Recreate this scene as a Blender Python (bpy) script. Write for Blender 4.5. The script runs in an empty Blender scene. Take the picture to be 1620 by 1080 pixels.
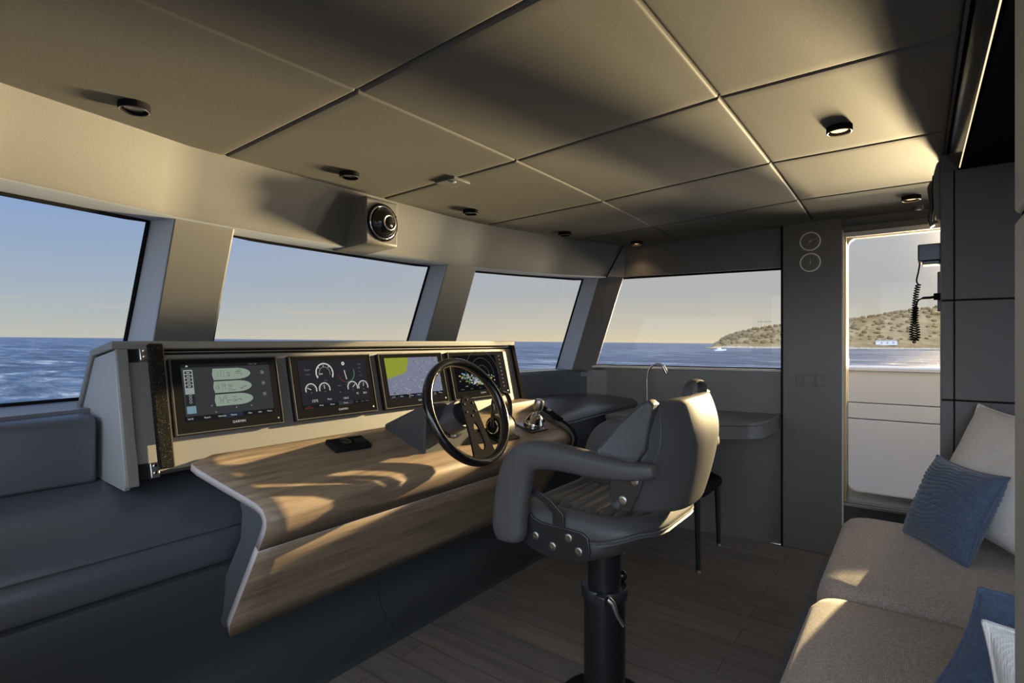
import bpy, bmesh, math, random
from mathutils import Vector, Matrix, Quaternion, noise
random.seed(7)
SC = bpy.context.scene
COL = SC.collection
PI = math.pi
V = lambda *a: Vector(a)

# ------------------------------------------------------------------ mesh builder
class MB:
    def __init__(s):
        s.bm = bmesh.new(); s.mi = 0; s.m = Matrix()
    def face(s, vs, mi=None):
        try:
            f = s.bm.faces.new(vs)
        except ValueError:
            return None
        f.material_index = s.mi if mi is None else mi
        return f
    def v(s, p):
        return s.bm.verts.new(s.m @ Vector(p))
    def poly(s, pts, mi=None):
        return s.face([s.v(p) for p in pts], mi)
    def box(s, x0, x1, y0, y1, z0, z1):
        p = [s.v((x, y, z)) for z in (z0, z1) for x, y in ((x0, y0), (x1, y0), (x1, y1), (x0, y1))]
        for q in ((3, 2, 1, 0), (4, 5, 6, 7), (0, 1, 5, 4), (1, 2, 6, 5), (2, 3, 7, 6), (3, 0, 4, 7)):
            s.face([p[i] for i in q])
        return s
    def prism(s, prof, a0, a1, axis='x', f0=None, f1=None):
        """closed 2-D outline pushed along an axis; f0 / f1 may move the end outlines"""
        def put(q, a):
            if axis == 'x': return (a, q[0], q[1])
            if axis == 'y': return (q[0], a, q[1])
            return (q[0], q[1], a)
        A = [s.v(put(q, a0)) for q in prof]; B = [s.v(put(q, a1)) for q in (f1 or prof)]
        n = len(prof)
        for i in range(n):
            s.face([A[i], A[(i + 1) % n], B[(i + 1) % n], B[i]])
        s.face(A[::-1]); s.face(B)
        return s
    def grid(s, fn, nu, nv, cu=False, cv=False):
        P = [[s.v(fn(i, j)) for j in range(nv)] for i in range(nu)]
        for i in range(nu if cu else nu - 1):
            for j in range(nv if cv else nv - 1):
                s.face([P[i][j], P[(i + 1) % nu][j], P[(i + 1) % nu][(j + 1) % nv], P[i][(j + 1) % nv]])
        return P
    def rings(s, R, cap=True, closed=False):
        """bridge a list of point rings"""
        L = [[s.v(p) for p in r] for r in R]; n = len(L[0])
        for a, b in zip(L, L[1:] + ([L[0]] if closed else [])):
            for i in range(n):
                s.face([a[i], a[(i + 1) % n], b[(i + 1) % n], b[i]])
        if cap and not closed:
            s.face(L[0][::-1]); s.face(L[-1])
        return s
    def tube(s, path, r, n=12, closed=False, up=None, sq=1.0):
        pw = lambda c: math.copysign(abs(c) ** sq, c)
        path = [Vector(p) for p in path]; R = []; m = len(path)
        nrm = None
        for i, p in enumerate(path):
            if closed: t = path[(i + 1) % m] - path[i - 1]
            else: t = path[min(i + 1, m - 1)] - path[max(i - 1, 0)]
            t.normalize()
            if nrm is None:
                a = Vector(up) if up else (V(0, 0, 1) if abs(t.z) < .9 else V(1, 0, 0))
                nrm = (a - t * a.dot(t)).normalized()
            else:
                nrm = (nrm - t * nrm.dot(t)).normalized()
            b = t.cross(nrm)
            k = r[i] if isinstance(r, list) else r
            if not isinstance(k, tuple): k = (k, k)
            R.append([p + nrm * pw(math.cos(2 * PI * j / n)) * k[0] + b * pw(math.sin(2 * PI * j / n)) * k[1] for j in range(n)])
        return s.rings(R, closed=closed)
    def lathe(s, prof, n=24, mat=None):
        """profile of (radius, height) about local z, closed ends"""
        mat = mat or Matrix()
        R = [[mat @ V(max(r, 1e-4) * math.cos(2 * PI * i / n), max(r, 1e-4) * math.sin(2 * PI * i / n), h) for i in range(n)] for r, h in prof]
        return s.rings(R)
    def ball(s, c, r, sc=(1, 1, 1), nu=20, nv=12):
        c = Vector(c)
        R = []
        for j in range(1, nv):
            a = PI * j / nv
            R.append([c + V(r * sc[0] * math.sin(a) * math.cos(2 * PI * i / nu), r * sc[1] * math.sin(a) * math.sin(2 * PI * i / nu), r * sc[2] * math.cos(a)) for i in range(nu)])
        return s.rings(R)

ORI = {}
def obj(name, mb, mat, parent=None, loc=None, smooth=40, bevel=0, seg=3, sub=0, local=False):
    """link ONE mesh object. World coordinates unless local; the mesh is shifted to its root's origin."""
    bm = mb.bm
    bmesh.ops.remove_doubles(bm, verts=bm.verts, dist=1e-6)
    bmesh.ops.recalc_face_normals(bm, faces=bm.faces)
    me = bpy.data.meshes.new(name)
    bm.to_mesh(me); bm.free()
    for m in (mat if isinstance(mat, (list, tuple)) else [mat]):
        me.materials.append(m)
    o = bpy.data.objects.new(name, me); COL.objects.link(o)
    if parent is not None:
        o.parent = parent; ORI[o.name] = ORI[parent.name]
        if not local: me.transform(Matrix.Translation(-ORI[o.name]))
    else:
        l = Vector(loc) if loc else V(0, 0, 0)
        o.location = l; ORI[o.name] = l
        if not local: me.transform(Matrix.Translation(-l))
    if smooth:
        me.polygons.foreach_set('use_smooth', [True] * len(me.polygons))
        me.set_sharp_from_angle(angle=math.radians(smooth))
    if bevel:
        b = o.modifiers.new('bevel', 'BEVEL'); b.width = bevel; b.segments = seg; b.limit_method = 'ANGLE'; b.angle_limit = math.radians(35); b.harden_normals = False
        if smooth:
            me.polygons.foreach_set('use_smooth', [True] * len(me.polygons))
    if sub:
        m = o.modifiers.new('sub', 'SUBSURF'); m.levels = sub; m.render_levels = sub
    return o

def tag(o, label, cat, group=None, kind=None):
    if label: o['label'] = label
    if cat: o['category'] = cat
    if group: o['group'] = group
    if kind: o['kind'] = kind
    return o

def thing(name, label, cat, loc=(0, 0, 0), group=None, rot=None, kind=None):
    o = bpy.data.objects.new(name, None); COL.objects.link(o)
    o.empty_display_size = .05
    o.location = loc; ORI[o.name] = Vector(loc)
    if rot is not None: o.rotation_euler = rot
    return tag(o, label, cat, group, kind)

def struct(name, mb, mat, label=None, **k):
    o = obj(name, mb, mat, **k); o['kind'] = 'structure'
    if label: o['label'] = label
    return o

def lerp_table(T, x):
    if x <= T[0][0]:
        a, b = T[0], T[1]
    elif x >= T[-1][0]:
        a, b = T[-2], T[-1]
    else:
        for a, b in zip(T, T[1:]):
            if a[0] <= x <= b[0]: break
    t = (x - a[0]) / (b[0] - a[0])
    return a[1] + (b[1] - a[1]) * t

def catmull(P, n=6, closed=False):
    P = [Vector(p) for p in P]; out = []; m = len(P)
    for i in range(m if closed else m - 1):
        if closed: p0, p1, p2, p3 = P[i - 1], P[i], P[(i + 1) % m], P[(i + 2) % m]
        else: p0, p1, p2, p3 = P[max(i - 1, 0)], P[i], P[i + 1], P[min(i + 2, m - 1)]
        for k in range(n):
            t = k / n
            out.append(.5 * ((2 * p1) + (p2 - p0) * t + (2 * p0 - 5 * p1 + 4 * p2 - p3) * t * t + (3 * p1 - p0 - 3 * p2 + p3) * t ** 3))
    if not closed: out.append(P[-1])
    return out

def text_mesh(mb, s, size, mat4, mi=0, align='CENTER'):
    cu = bpy.data.curves.new('lettering', 'FONT'); cu.body = s; cu.size = size
    cu.align_x = align; cu.align_y = 'CENTER'; cu.resolution_u = 3
    to = bpy.data.objects.new('lettering', cu)
    me = to.to_mesh()
    vs = [mb.v(mat4 @ v.co) for v in me.vertices]
    for p in me.polygons:
        mb.face([vs[i] for i in p.vertices], mi)
    to.to_mesh_clear()
    bpy.data.objects.remove(to); bpy.data.curves.remove(cu)

# ------------------------------------------------------------------ materials
def nt(name):
    m = bpy.data.materials.new(name); m.use_nodes = True
    n = m.node_tree; n.nodes.clear()
    out = n.nodes.new('ShaderNodeOutputMaterial')
    return m, n, out
def nd(n, t, **k):
    x = n.nodes.new(t)
    for a, b in k.items():
        if a in x.inputs.keys(): x.inputs[a].default_value = b
        else: setattr(x, a, b)
    return x
def srgb(r, g, b):
    f = lambda c: (c / 255) / 12.92 if c / 255 <= .04045 else ((c / 255 + .055) / 1.055) ** 2.4
    return (f(r), f(g), f(b), 1)
def ramp(n, stops, fac=None):
    r = n.nodes.new('ShaderNodeValToRGB'); e = r.color_ramp.elements
    while len(e) < len(stops): e.new(.5)
    for x, (p, c) in zip(e, stops):
        x.position = p; x.color = c if len(c) == 4 else (*c, 1)
    if fac is not None: n.links.new(fac, r.inputs[0])
    return r
def plain(name, col, rough=.5, metal=0, spec=.5, bump=0, scale=200, vary=0, coat=0, sheen=0):
    m, n, out = nt(name)
    b = nd(n, 'ShaderNodeBsdfPrincipled', Roughness=rough, Metallic=metal)
    b.inputs['Base Color'].default_value = (*col[:3], 1)
    b.inputs['Specular IOR Level'].default_value = spec
    if coat: b.inputs['Coat Weight'].default_value = coat; b.inputs['Coat Roughness'].default_value = .1
    if sheen: b.inputs['Sheen Weight'].default_value = sheen
    if bump or vary:
        tc = nd(n, 'ShaderNodeTexCoord')
        no = nd(n, 'ShaderNodeTexNoise', Scale=scale, Detail=4.0, Roughness=.6)
        n.links.new(tc.outputs['Object'], no.inputs['Vector'])
        if bump:
            bp = nd(n, 'ShaderNodeBump', Strength=bump, Distance=.002)
            n.links.new(no.outputs['Fac'], bp.inputs['Height']); n.links.new(bp.outputs[0], b.inputs['Normal'])
        if vary:
            c = Vector(col[:3])
            r = ramp(n, [(.3, tuple(c * (1 - vary))), (.7, tuple(c * (1 + vary)))], no.outputs['Fac'])
            n.links.new(r.outputs[0], b.inputs['Base Color'])
    n.links.new(b.outputs[0], out.inputs[0])
    return m
def emit(name, col, s=1):
    m, n, out = nt(name)
    e = nd(n, 'ShaderNodeEmission', Strength=s); e.inputs[0].default_value = (*col[:3], 1)
    n.links.new(e.outputs[0], out.inputs[0])
    return m
def wood(name, cols, along='x', rough=.4, planks=None, coat=0, contrast=1):
    """cols: dark, mid, light; grain runs along one axis; planks=(length, width) adds board joints"""
    m, n, out = nt(name)
    tc = nd(n, 'ShaderNodeTexCoord'); mp = nd(n, 'ShaderNodeMapping')
    mp.inputs['Scale'].default_value = (1.2, 16, 16) if along == 'x' else (16, 1.2, 16)
    n.links.new(tc.outputs['Object'], mp.inputs[0])
    a = nd(n, 'ShaderNodeTexNoise', Scale=1.6, Detail=7.0, Roughness=.62, Distortion=.6)
    n.links.new(mp.outputs[0], a.inputs['Vector'])
    mp2 = nd(n, 'ShaderNodeMapping'); mp2.inputs['Scale'].default_value = (6, 140, 140) if along == 'x' else (140, 6, 140)
    n.links.new(tc.outputs['Object'], mp2.inputs[0])
    f = nd(n, 'ShaderNodeTexNoise', Scale=1.5, Detail=3.0, Roughness=.6)
    n.links.new(mp2.outputs[0], f.inputs['Vector'])
    mx = nd(n, 'ShaderNodeMath', operation='MULTIPLY_ADD'); mx.inputs[1].default_value = .35
    n.links.new(f.outputs['Fac'], mx.inputs[0]); n.links.new(a.outputs['Fac'], mx.inputs[2])
    r = ramp(n, [(.45, cols[0]), (.68, cols[1]), (.92, cols[2])], mx.outputs[0])
    b = nd(n, 'ShaderNodeBsdfPrincipled', Roughness=rough)
    if coat: b.inputs['Coat Weight'].default_value = coat
    last = r.outputs[0]
    if planks:
        mp3 = nd(n, 'ShaderNodeMapping')
        if along == 'y': mp3.inputs['Rotation'].default_value = (0, 0, PI / 2)
        n.links.new(tc.outputs['Object'], mp3.inputs[0])
        br = nd(n, 'ShaderNodeTexBrick', offset=.37, Scale=1.0)
        br.inputs['Brick Width'].default_value = planks[0]; br.inputs['Row Height'].default_value = planks[1]
        br.inputs['Mortar Size'].default_value = .0022; br.inputs['Bias'].default_value = 0
        br.inputs['Color1'].default_value = (.9, .9, .9, 1); br.inputs['Color2'].default_value = (1.1, 1.08, 1.06, 1); br.inputs['Mortar'].default_value = (.4, .4, .4, 1)
        n.links.new(mp3.outputs[0], br.inputs['Vector'])
        mul = nd(n, 'ShaderNodeMix', data_type='RGBA', blend_type='MULTIPLY'); mul.inputs[0].default_value = 1
        n.links.new(last, mul.inputs[6]); n.links.new(br.outputs['Color'], mul.inputs[7])
        last = mul.outputs[2]
    n.links.new(last, b.inputs['Base Color'])
    bp = nd(n, 'ShaderNodeBump', Strength=.12, Distance=.002)
    n.links.new(mx.outputs[0], bp.inputs['Height']); n.links.new(bp.outputs[0], b.inputs['Normal'])
    n.links.new(b.outputs[0], out.inputs[0])
    return m
def weave(name, c0, c1, scale=260, rough=.9):
    m, n, out = nt(name)
    tc = nd(n, 'ShaderNodeTexCoord')
    w1 = nd(n, 'ShaderNodeTexWave', Scale=scale / 6.28, Distortion=1.5, bands_direction='X'); w1.inputs['Detail'].default_value = 2; w1.inputs['Detail Scale'].default_value = .4
    w2 = nd(n, 'ShaderNodeTexWave', Scale=scale / 6.28, Distortion=1.5, bands_direction='Y'); w2.inputs['Detail'].default_value = 2; w2.inputs['Detail Scale'].default_value = .4
    no = nd(n, 'ShaderNodeTexNoise', Scale=140.0, Detail=3.0)
    for w in (w1, w2, no): n.links.new(tc.outputs['Object'], w.inputs['Vector'])
    ad = nd(n, 'ShaderNodeMath', operation='MAXIMUM'); n.links.new(w1.outputs['Fac'], ad.inputs[0]); n.links.new(w2.outputs['Fac'], ad.inputs[1])
    mu = nd(n, 'ShaderNodeMath', operation='MULTIPLY'); n.links.new(ad.outputs[0], mu.inputs[0]); n.links.new(no.outputs['Fac'], mu.inputs[1])
    r = ramp(n, [(.2, c0), (.62, c1)], mu.outputs[0])
    b = nd(n, 'ShaderNodeBsdfPrincipled', Roughness=rough); b.inputs['Specular IOR Level'].default_value = .2
    b.inputs['Sheen Weight'].default_value = .2
    bp = nd(n, 'ShaderNodeBump', Strength=.35, Distance=.002); n.links.new(mu.outputs[0], bp.inputs['Height'])
    n.links.new(bp.outputs[0], b.inputs['Normal']); n.links.new(r.outputs[0], b.inputs['Base Color'])
    n.links.new(b.outputs[0], out.inputs[0])
    return m
def glass(name, tint=(.97, .98, .98), gloss=.06):
    m, n, out = nt(name)
    t = nd(n, 'ShaderNodeBsdfTransparent'); t.inputs[0].default_value = (*tint, 1)
    g = nd(n, 'ShaderNodeBsdfGlossy', Roughness=.02)
    fr = nd(n, 'ShaderNodeFresnel', IOR=1.25)
    mx = nd(n, 'ShaderNodeMixShader')
    n.links.new(fr.outputs[0], mx.inputs[0]); n.links.new(t.outputs[0], mx.inputs[1]); n.links.new(g.outputs[0], mx.inputs[2])
    n.links.new(mx.outputs[0], out.inputs[0])
    return m

M = {}
M['leather'] = plain('dark grey leather', (.17, .166, .155), .5, spec=.4, bump=.25, scale=420, vary=.06)
M['ceil'] = plain('padded ceiling leather', (.15, .146, .134), .6, spec=.12, bump=.14, scale=130, vary=.05)
M['wall'] = plain('charcoal wall leather', (.14, .134, .125), .36, spec=.5, bump=.15, scale=300, vary=.06)
M['panel'] = plain('grey partition leather', (.16, .16, .158), .5, spec=.35, bump=.2, scale=350, vary=.05)
M['ledge'] = plain('blue grey ledge leather', (.068, .076, .090), .30, spec=.8, bump=.2, scale=320, vary=.06)
M['helm'] = plain('helm chair leather', (.088, .088, .09), .46, spec=.4, bump=.22, scale=300, vary=.08)
M['seam'] = plain('dark seam', (.015, .015, .016), .7, spec=0)
M['black'] = plain('matt black plastic', (.018, .018, .019), .6, spec=0)
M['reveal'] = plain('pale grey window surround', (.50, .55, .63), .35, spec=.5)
M['cheek'] = plain('console side with painted light', (.26, .27, .285), .45, spec=.4, bump=.15, scale=320)  # lightened: stronger light from port is put into the colour
M['plinth'] = plain('plinth with painted shade', (.036, .041, .045), .5, spec=.35)  # darker copy of the ledge leather, low-down shade painted into the colour
M['darkleather'] = plain('near black leather', (.055, .057, .062), .45, spec=.4, bump=.2, scale=320)
M['nearpanel'] = plain('pale grey partition edge', (.55, .55, .50), .5, spec=.35)
M['bezel'] = plain('display frame metal', (.06, .058, .055), .5, spec=.05)
M['gloss'] = plain('gloss black', (.01, .01, .011), .10, spec=.5, coat=.3)
M['screenglass'] = plain('display glass', (.010, .010, .011), .12, spec=.03)
M['blackmetal'] = plain('black powder coat', (.022, .022, .024), .3, metal=.3, spec=.5)
M['gunmetal'] = plain('gunmetal plate', (.09, .095, .105), .32, metal=.8)
M['chrome'] = plain('chrome', (.72, .72, .72), .12, metal=1)
M['steel'] = plain('brushed steel', (.45, .44, .42), .32, metal=1)
M['brass'] = plain('warm lit brass trim', (.5, .38, .2), .35, metal=.9)
m, n, out = nt('speckled black grip')
tc = nd(n, 'ShaderNodeTexCoord'); no = nd(n, 'ShaderNodeTexNoise', Scale=330.0, Detail=3.0); n.links.new(tc.outputs['Object'], no.inputs['Vector'])
r = ramp(n, [(.60, (.012, .011, .010)), (.72, (.14, .125, .10))], no.outputs['Fac']); b = nd(n, 'ShaderNodeBsdfPrincipled', Roughness=.7); b.inputs['Specular IOR Level'].default_value = 0
n.links.new(r.outputs[0], b.inputs['Base Color']); n.links.new(b.outputs[0], out.inputs[0]); M['granular'] = m
M['wood'] = wood('oiled walnut dash', ((.13, .095, .066), (.25, .185, .125), (.37, .285, .195)), 'x', .38)
M['woodedge'] = plain('grey laminate edge', (.46, .43, .44), .6)
M['underside'] = plain('blue grey underside', (.075, .085, .10), .6)
M['floor'] = wood('dark oak floor', ((.14, .12, .108), (.195, .17, .153), (.25, .22, .20)), 'y', .42, planks=(1.7, .135))
M['sofa'] = weave('taupe woven fabric', (.34, .295, .26), (.68, .605, .545), 520)
M['sofabase'] = plain('blue grey base fabric', (.11, .125, .15), .8, bump=.3, scale=300, vary=.1)
M['pale'] = weave('pale linen', (.74, .72, .69), (.93, .91, .88), 600)
M['blue'] = plain('pleated blue velvet', (.085, .13, .215), .7, spec=.3, bump=.3, scale=90, vary=.2, sheen=.35)
M['white'] = plain('white gelcoat', (.56, .565, .59), .35, spec=.4)
M['whitetrim'] = plain('pale trim', (.55, .54, .52), .35)
M['ring'] = plain('white dial rim', (.85, .85, .83), .4)
M['glass'] = glass('window glass')
M['sill'] = plain('grey sill', (.16, .165, .175), .4)
M['lens'] = emit('warm lamp lens', (1.0, .62, .28), 3.0)
M['lensoff'] = plain('unlit lamp lens', (.25, .25, .25), .15, spec=.6)
M['led'] = emit('warm light strip', (1.0, .68, .40), 1.6)

# ------------------------------------------------------------------ shared curves of the cabin (metres; floor z=0; +y forward, +x to starboard)
def H(x):       # windscreen header, lower inner edge
    return lerp_table([(-.6, 1.72), (-.1, 1.93), (.34, 2.09), (.64, 2.165), (.87, 2.225), (1.2, 2.245), (1.73, 2.252), (2.25, 2.248), (2.55, 2.215), (2.85, 2.12), (3.14, 2.025), (3.52, 1.80), (3.7, 1.66)], x)
def GT(x):      # glass top
    return lerp_table([(-.6, 1.9), (-.1, 2.08), (.2, 2.24), (.8, 2.36), (1.3, 2.41), (1.73, 2.42), (2.2, 2.415), (2.5, 2.38), (3.0, 2.22), (3.53, 2.0), (3.8, 1.88)], x)
def GB(x):      # glass bottom
    return lerp_table([(-.6, 2.15), (-.1, 2.36), (.2, 2.52), (.8, 2.66), (1.3, 2.70), (1.73, 2.71), (2.2, 2.70), (2.5, 2.66), (3.0, 2.50), (3.57, 2.26), (3.8, 2.14)], x)
ZT, ZB = 1.765, 1.07
def WX(y):      # starboard wall
    return 3.79 - .15 * (y - .68)
def CZ(x, y):   # ceiling height: gentle camber both ways
    z = lerp_table([(-3, 2.09), (.51, 2.09), (1.33, 2.05), (2.3, 2.025)], y)
    return z - .045 * ((x - 1.73) / 1.95) ** 2
def xs(a, b, n): return [a + (b - a) * i / (n - 1) for i in range(n)]

# ------------------------------------------------------------------ setting
mb = MB(); mb.box(-1.2, 3.78, -3.0, 2.4, -.06, 0)
struct('floor', mb, M['floor'], 'dark oak plank floor of the wheelhouse')

mb = MB()       # ceiling: padded panels with sunk seams
XL = [-.45, .22, 1.0, 1.795, 2.565, 3.25, 3.80]
YL = [-3.0, -2.0, -1.05, -.095, .51, 1.33, 2.4]
for i in range(len(XL) - 1):
    for j in range(len(YL) - 1):
        if XL[i + 1] > .9 and YL[j + 1] < 0: continue
        g = .003
        gl = .006 if abs(XL[i] - 1.0) < .01 and YL[j] < 1.3 else g
        x0, x1, y0, y1 = XL[i] + gl, XL[i + 1] - (.006 if abs(XL[i + 1] - 1.0) < .01 and YL[j] < 1.3 else g), YL[j] + g, YL[j + 1] - g
        xa = [x0, x0 + .002, x0 + .006, x0 + .011] + xs(x0 + .05, x1 - .05, 6) + [x1 - .011, x1 - .006, x1 - .002, x1]
        ya = [y0, y0 + .002, y0 + .006, y0 + .011] + xs(y0 + .05, y1 - .05, 6) + [y1 - .011, y1 - .006, y1 - .002, y1]
        lift = lambda k, n: {0: .014, 1: .003, 2: .0006}.get(min(k, n - 1 - k), 0)
        mb.grid(lambda a, b: (xa[a], ya[b], CZ(xa[a], ya[b]) + max(lift(a, len(xa)), lift(b, len(ya)))), len(xa), len(ya))
mb.mi = 1
mb.grid(lambda a, b: (xs(-.45, 3.85, 8)[a], [-3, -.095, .51, 1.33, 2.4][b], CZ(xs(-.45, 3.85, 8)[a], [-3, -.095, .51, 1.33, 2.4][b]) + .018), 8, 5)
mb.box(-.5, 3.95, -3.0, 2.6, 2.16, 2.26)
struct('ceiling', mb, [M['ceil'], M['seam']], 'padded grey leather ceiling with fine panel seams', smooth=50)

# windscreen header with its soffit
mb = MB(); X = xs(-.5, 3.53, 60)
ring = []
for x in X:
    h, g = H(x), GT(x) + .03
    top = CZ(x, h - .09) + .02
    xt = x + .10 * max(0, (x - 3.1) / .43)     # the starboard end leans outboard
    ring.append([(xt, h - .088, top), (x, h - .004, ZT + .03), (x, h, ZT + .012), (x, h + .004, ZT + .004), (x, h + .014, ZT), (x, g, ZT), (x, g, 2.2), (xt, h - .088, 2.2)])
mb.rings(ring)
mb.rings([[(x, GB(x) + .02, ZB - .02), (x, GB(x) + .1, ZB - .02), (x, GB(x) + .1, -.4), (x, GB(x) + .02, -.4)] for x in X])
wf = struct('wall_front', mb, [M['leather'], M['reveal']], 'grey leather header over the windscreen', smooth=30)
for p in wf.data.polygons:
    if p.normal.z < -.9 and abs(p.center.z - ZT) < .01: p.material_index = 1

mb = MB(); mb.tube([(3.520, 1.797, ZT), (3.535, 1.785, ZT + .03), (3.60, 1.70, 2.0)], .0045, 6); struct('trim_10', mb, M['seam'], 'dark joint at the starboard end of the windscreen header')
# front sill under the glass
mb = MB()
mb.rings([[(x, H(x) + (.12 if x < 2.5 else .20), ZB - .03), (x, H(x) + (.12 if x < 2.5 else .20), ZB), (x, GB(x) + .06, ZB), (x, GB(x) + .06, ZB - .03)] for x in xs(-.2, 3.60, 40)])
struct('trim_1', mb, M['sill'], 'grey sill under the windscreen')

# windscreen posts: inner face + splayed reveals down to the glass
def post(n, ft, fb, gt, gb, label, face):
    """ft/fb: inner face x-range at top and bottom with y; gt/gb: the same at the glass"""
    mb = MB()
    top = [(ft[0], ft[2], ZT + .02), (ft[1], ft[3], ZT + .02), (gt[1], gt[3], ZT + .02), (gt[0], gt[2], ZT + .02)]
    bot = [(fb[0], fb[2], ZB - .02), (fb[1], fb[3], ZB - .02), (gb[1], gb[3], ZB - .02), (gb[0], gb[2], ZB - .02)]
    R = []
    for k in range(7):
        t = k / 6
        R.append([Vector(a).lerp(Vector(b), t) for a, b in zip(top, bot)])
    mb.rings(R)
    o = struct(n, mb, [face, M['reveal'], face], label, bevel=.006, seg=2)
    ref = Vector((-(ft[3] - ft[2]), ft[1] - ft[0], 0)).normalized()
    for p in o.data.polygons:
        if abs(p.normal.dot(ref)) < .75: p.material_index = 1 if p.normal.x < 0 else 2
    return o
post('trim_2', (.855, 1.088, 2.235, 2.25), (.853, 1.092, 2.55, 2.565), (.812, 1.13, GT(.81), GT(1.13)), (.79, 1.15, GB(.79), GB(1.15)), 'raked windscreen post behind the left end of the console', M['leather'])
post('trim_3', (2.355, 2.585, 2.255, 2.22), (2.365, 2.622, 2.56, 2.53), (2.335, 2.62, GT(2.34), GT(2.62)), (2.325, 2.66, GB(2.33), GB(2.66)), 'raked windscreen post behind the wheel', M['leather'])
post('trim_4', (3.525, 3.67, 1.855, 1.725), (3.50, 3.605, 2.085, 1.945), (3.53, 3.80, 2.0, 1.87), (3.565, 3.78, 2.265, 2.11), 'raked corner post between windscreen and side window', M['wall'])

def pane_surface(name, x0, x1, fn_t, fn_b, parent, n=14, dx0=(0, 0), dx1=(0, 0)):
    mb = MB()
    def fn(i, j):
        t = j / 6
        xa = x0 + dx0[0] + (dx0[1] - dx0[0]) * t; xb = x1 + dx1[0] + (dx1[1] - dx1[0]) * t
        x = xa + (xb - xa) * i / (n - 1)
        return (x, fn_t(x) + (fn_b(x) - fn_t(x)) * t, ZT + (ZB - ZT) * t)
    mb.grid(fn, n, 7)
    return obj(name, mb, M['glass'], parent)
def window(n, x0, x1, dx0, dx1, label):
    fr = MB()
    def edge(x, t): return V(x, GT(x) + (GB(x) - GT(x)) * t - .004, ZT + (ZB - ZT) * t)
    path = [edge(x, .006) for x in xs(x0 + dx0[0], x1 + dx1[0], 14)] + [edge(x1 + dx1[0] + (dx1[1] - dx1[0]) * t, t) for t in (.2, .4, .6, .8)] \
        + [edge(x, .994) for x in xs(x1 + dx1[1], x0 + dx0[1], 14)] + [edge(x0 + dx0[0] + (dx0[1] - dx0[0]) * t, t) for t in (.8, .6, .4, .2)]
    fr.tube(path, .008, 6, closed=True)
    o = struct(n, fr, M['seam'], label)
    pane_surface('pane', x0, x1, GT, GB, o, dx0=dx0, dx1=dx1)
    return o
window('window_1', -.25, .80, (0, 0), (.008, -.012), 'front window left of the first raked post')
window('window_2', 1.14, 2.33, (-.01, .01), (.005, -.005), 'front window over the middle of the console')
window('window_3', 2.64, 3.545, (-.02, .02), (-.015, .02), 'front window at the starboard corner')

# starboard wall: panel below the side window, header above it, solid run aft of the door
mb = MB()
mb.prism([(3.62, 1.97), (WX(.66), .66), (WX(.66) + .14, .66), (3.80, 1.97)], 0, 1.106, 'z')
mb.prism([(3.515, 1.80), (3.655, 1.715), (WX(.66), .66), (WX(.66) + .14, .66), (3.82, 1.80), (3.60, 2.06)], 1.775, 2.2, 'z')
mb.box(3.79, 3.93, -.62, .37, 1.955, 2.2)
mb.box(3.79, 3.93, -.62, .37, 0, .20)
mb.box(3.79, 3.93, -3.0, -.60, 0, 2.2)
struct('wall_starboard', mb, M['wall'], 'charcoal starboard wall with side window and doorway', smooth=20)
mb = MB()
mb.box(3.765, 3.93, .357, .69, 0, 2.09)
struct('trim_5', mb, M['wall'], 'full height charcoal column between side window and door', bevel=.006)
mb = MB(); mb.box(3.758, 3.766, .678, .690, 0, 2.05)
struct('trim_6', mb, M['seam'], 'dark shadow gap beside the column')
mb = MB()
mb.prism([(3.585, 1.99), (WX(.69) - .012, .69), (WX(.69) + .1, .69), (3.72, 1.99)], 1.105, 1.120, 'z')
struct('trim_7', mb, M['whitetrim'], 'pale sill strip under the side window', bevel=.004)
fr = MB()
side = [(WX(.70) + .05, .70, 1.77), (3.69, 1.76, 1.77), (3.645, 1.96, 1.12), (WX(.70) + .05, .70, 1.12)]
fr.tube(side, .008, 6, closed=True)
w4 = struct('window_4', fr, M['seam'], 'starboard side window beside the column')
mb = MB(); mb.poly(side); obj('pane', mb, M['glass'], w4)

# doorway: frame, leaf with rounded pane, threshold
dr = thing('door_1', 'glazed starboard side door looking onto the bulwark', None, (3.85, .15, .2), kind='structure')
def rrect(x, y0, y1, z0, z1, r, n=6):
    P = []
    for cy, cz, a in ((y1 - r, z1 - r, 0), (y0 + r, z1 - r, 90), (y0 + r, z0 + r, 180), (y1 - r, z0 + r, 270)):
        for k in range(n + 1):
            t = math.radians(a + 90 * k / n); P.append((x, cy + r * math.cos(t), cz + r * math.sin(t)))
    return P
inner = rrect(3.86, -.56, .335, .392, 1.925, .045); outer = rrect(3.86, -.60, .36, .33, 1.965, .01)
mb = MB(); back = [(x + .035, y, z) for x, y, z in inner]; backo = [(x + .035, y, z) for x, y, z in outer]
A, B, C_, D_ = ([mb.v(p) for p in q] for q in (inner, outer, back, backo)); n_ = len(inner)
for i in range(n_):
    k = (i + 1) % n_
    mb.face([A[i], A[k], B[k], B[i]]); mb.face([A[k], A[i], C_[i], C_[k]]); mb.face([C_[i], D_[i], D_[k], C_[k]]); mb.face([B[i], B[k], D_[k], D_[i]])
obj('leaf_frame', mb, M['steel'], dr, smooth=30)
mb = MB(); mb.poly([(x + .018, y, z) for x, y, z in inner]); obj('pane', mb, M['glass'], dr)
mb = MB(); mb.box(3.785, 3.93, -.60, .357, .20, .335); obj('threshold', mb, M['gunmetal'], dr, bevel=.01)
mb = MB(); mb.box(3.795, 3.80, -.60, .357, .255, .26); mb.box(3.775, 3.79, -.60, .357, .318, .332); obj('threshold_strip', mb, M['steel'], dr)
mb = MB(); mb.box(3.768, 3.776, .350, .3585, .2, 1.965); obj('jamb_strip', mb, M['whitetrim'], dr)
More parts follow.
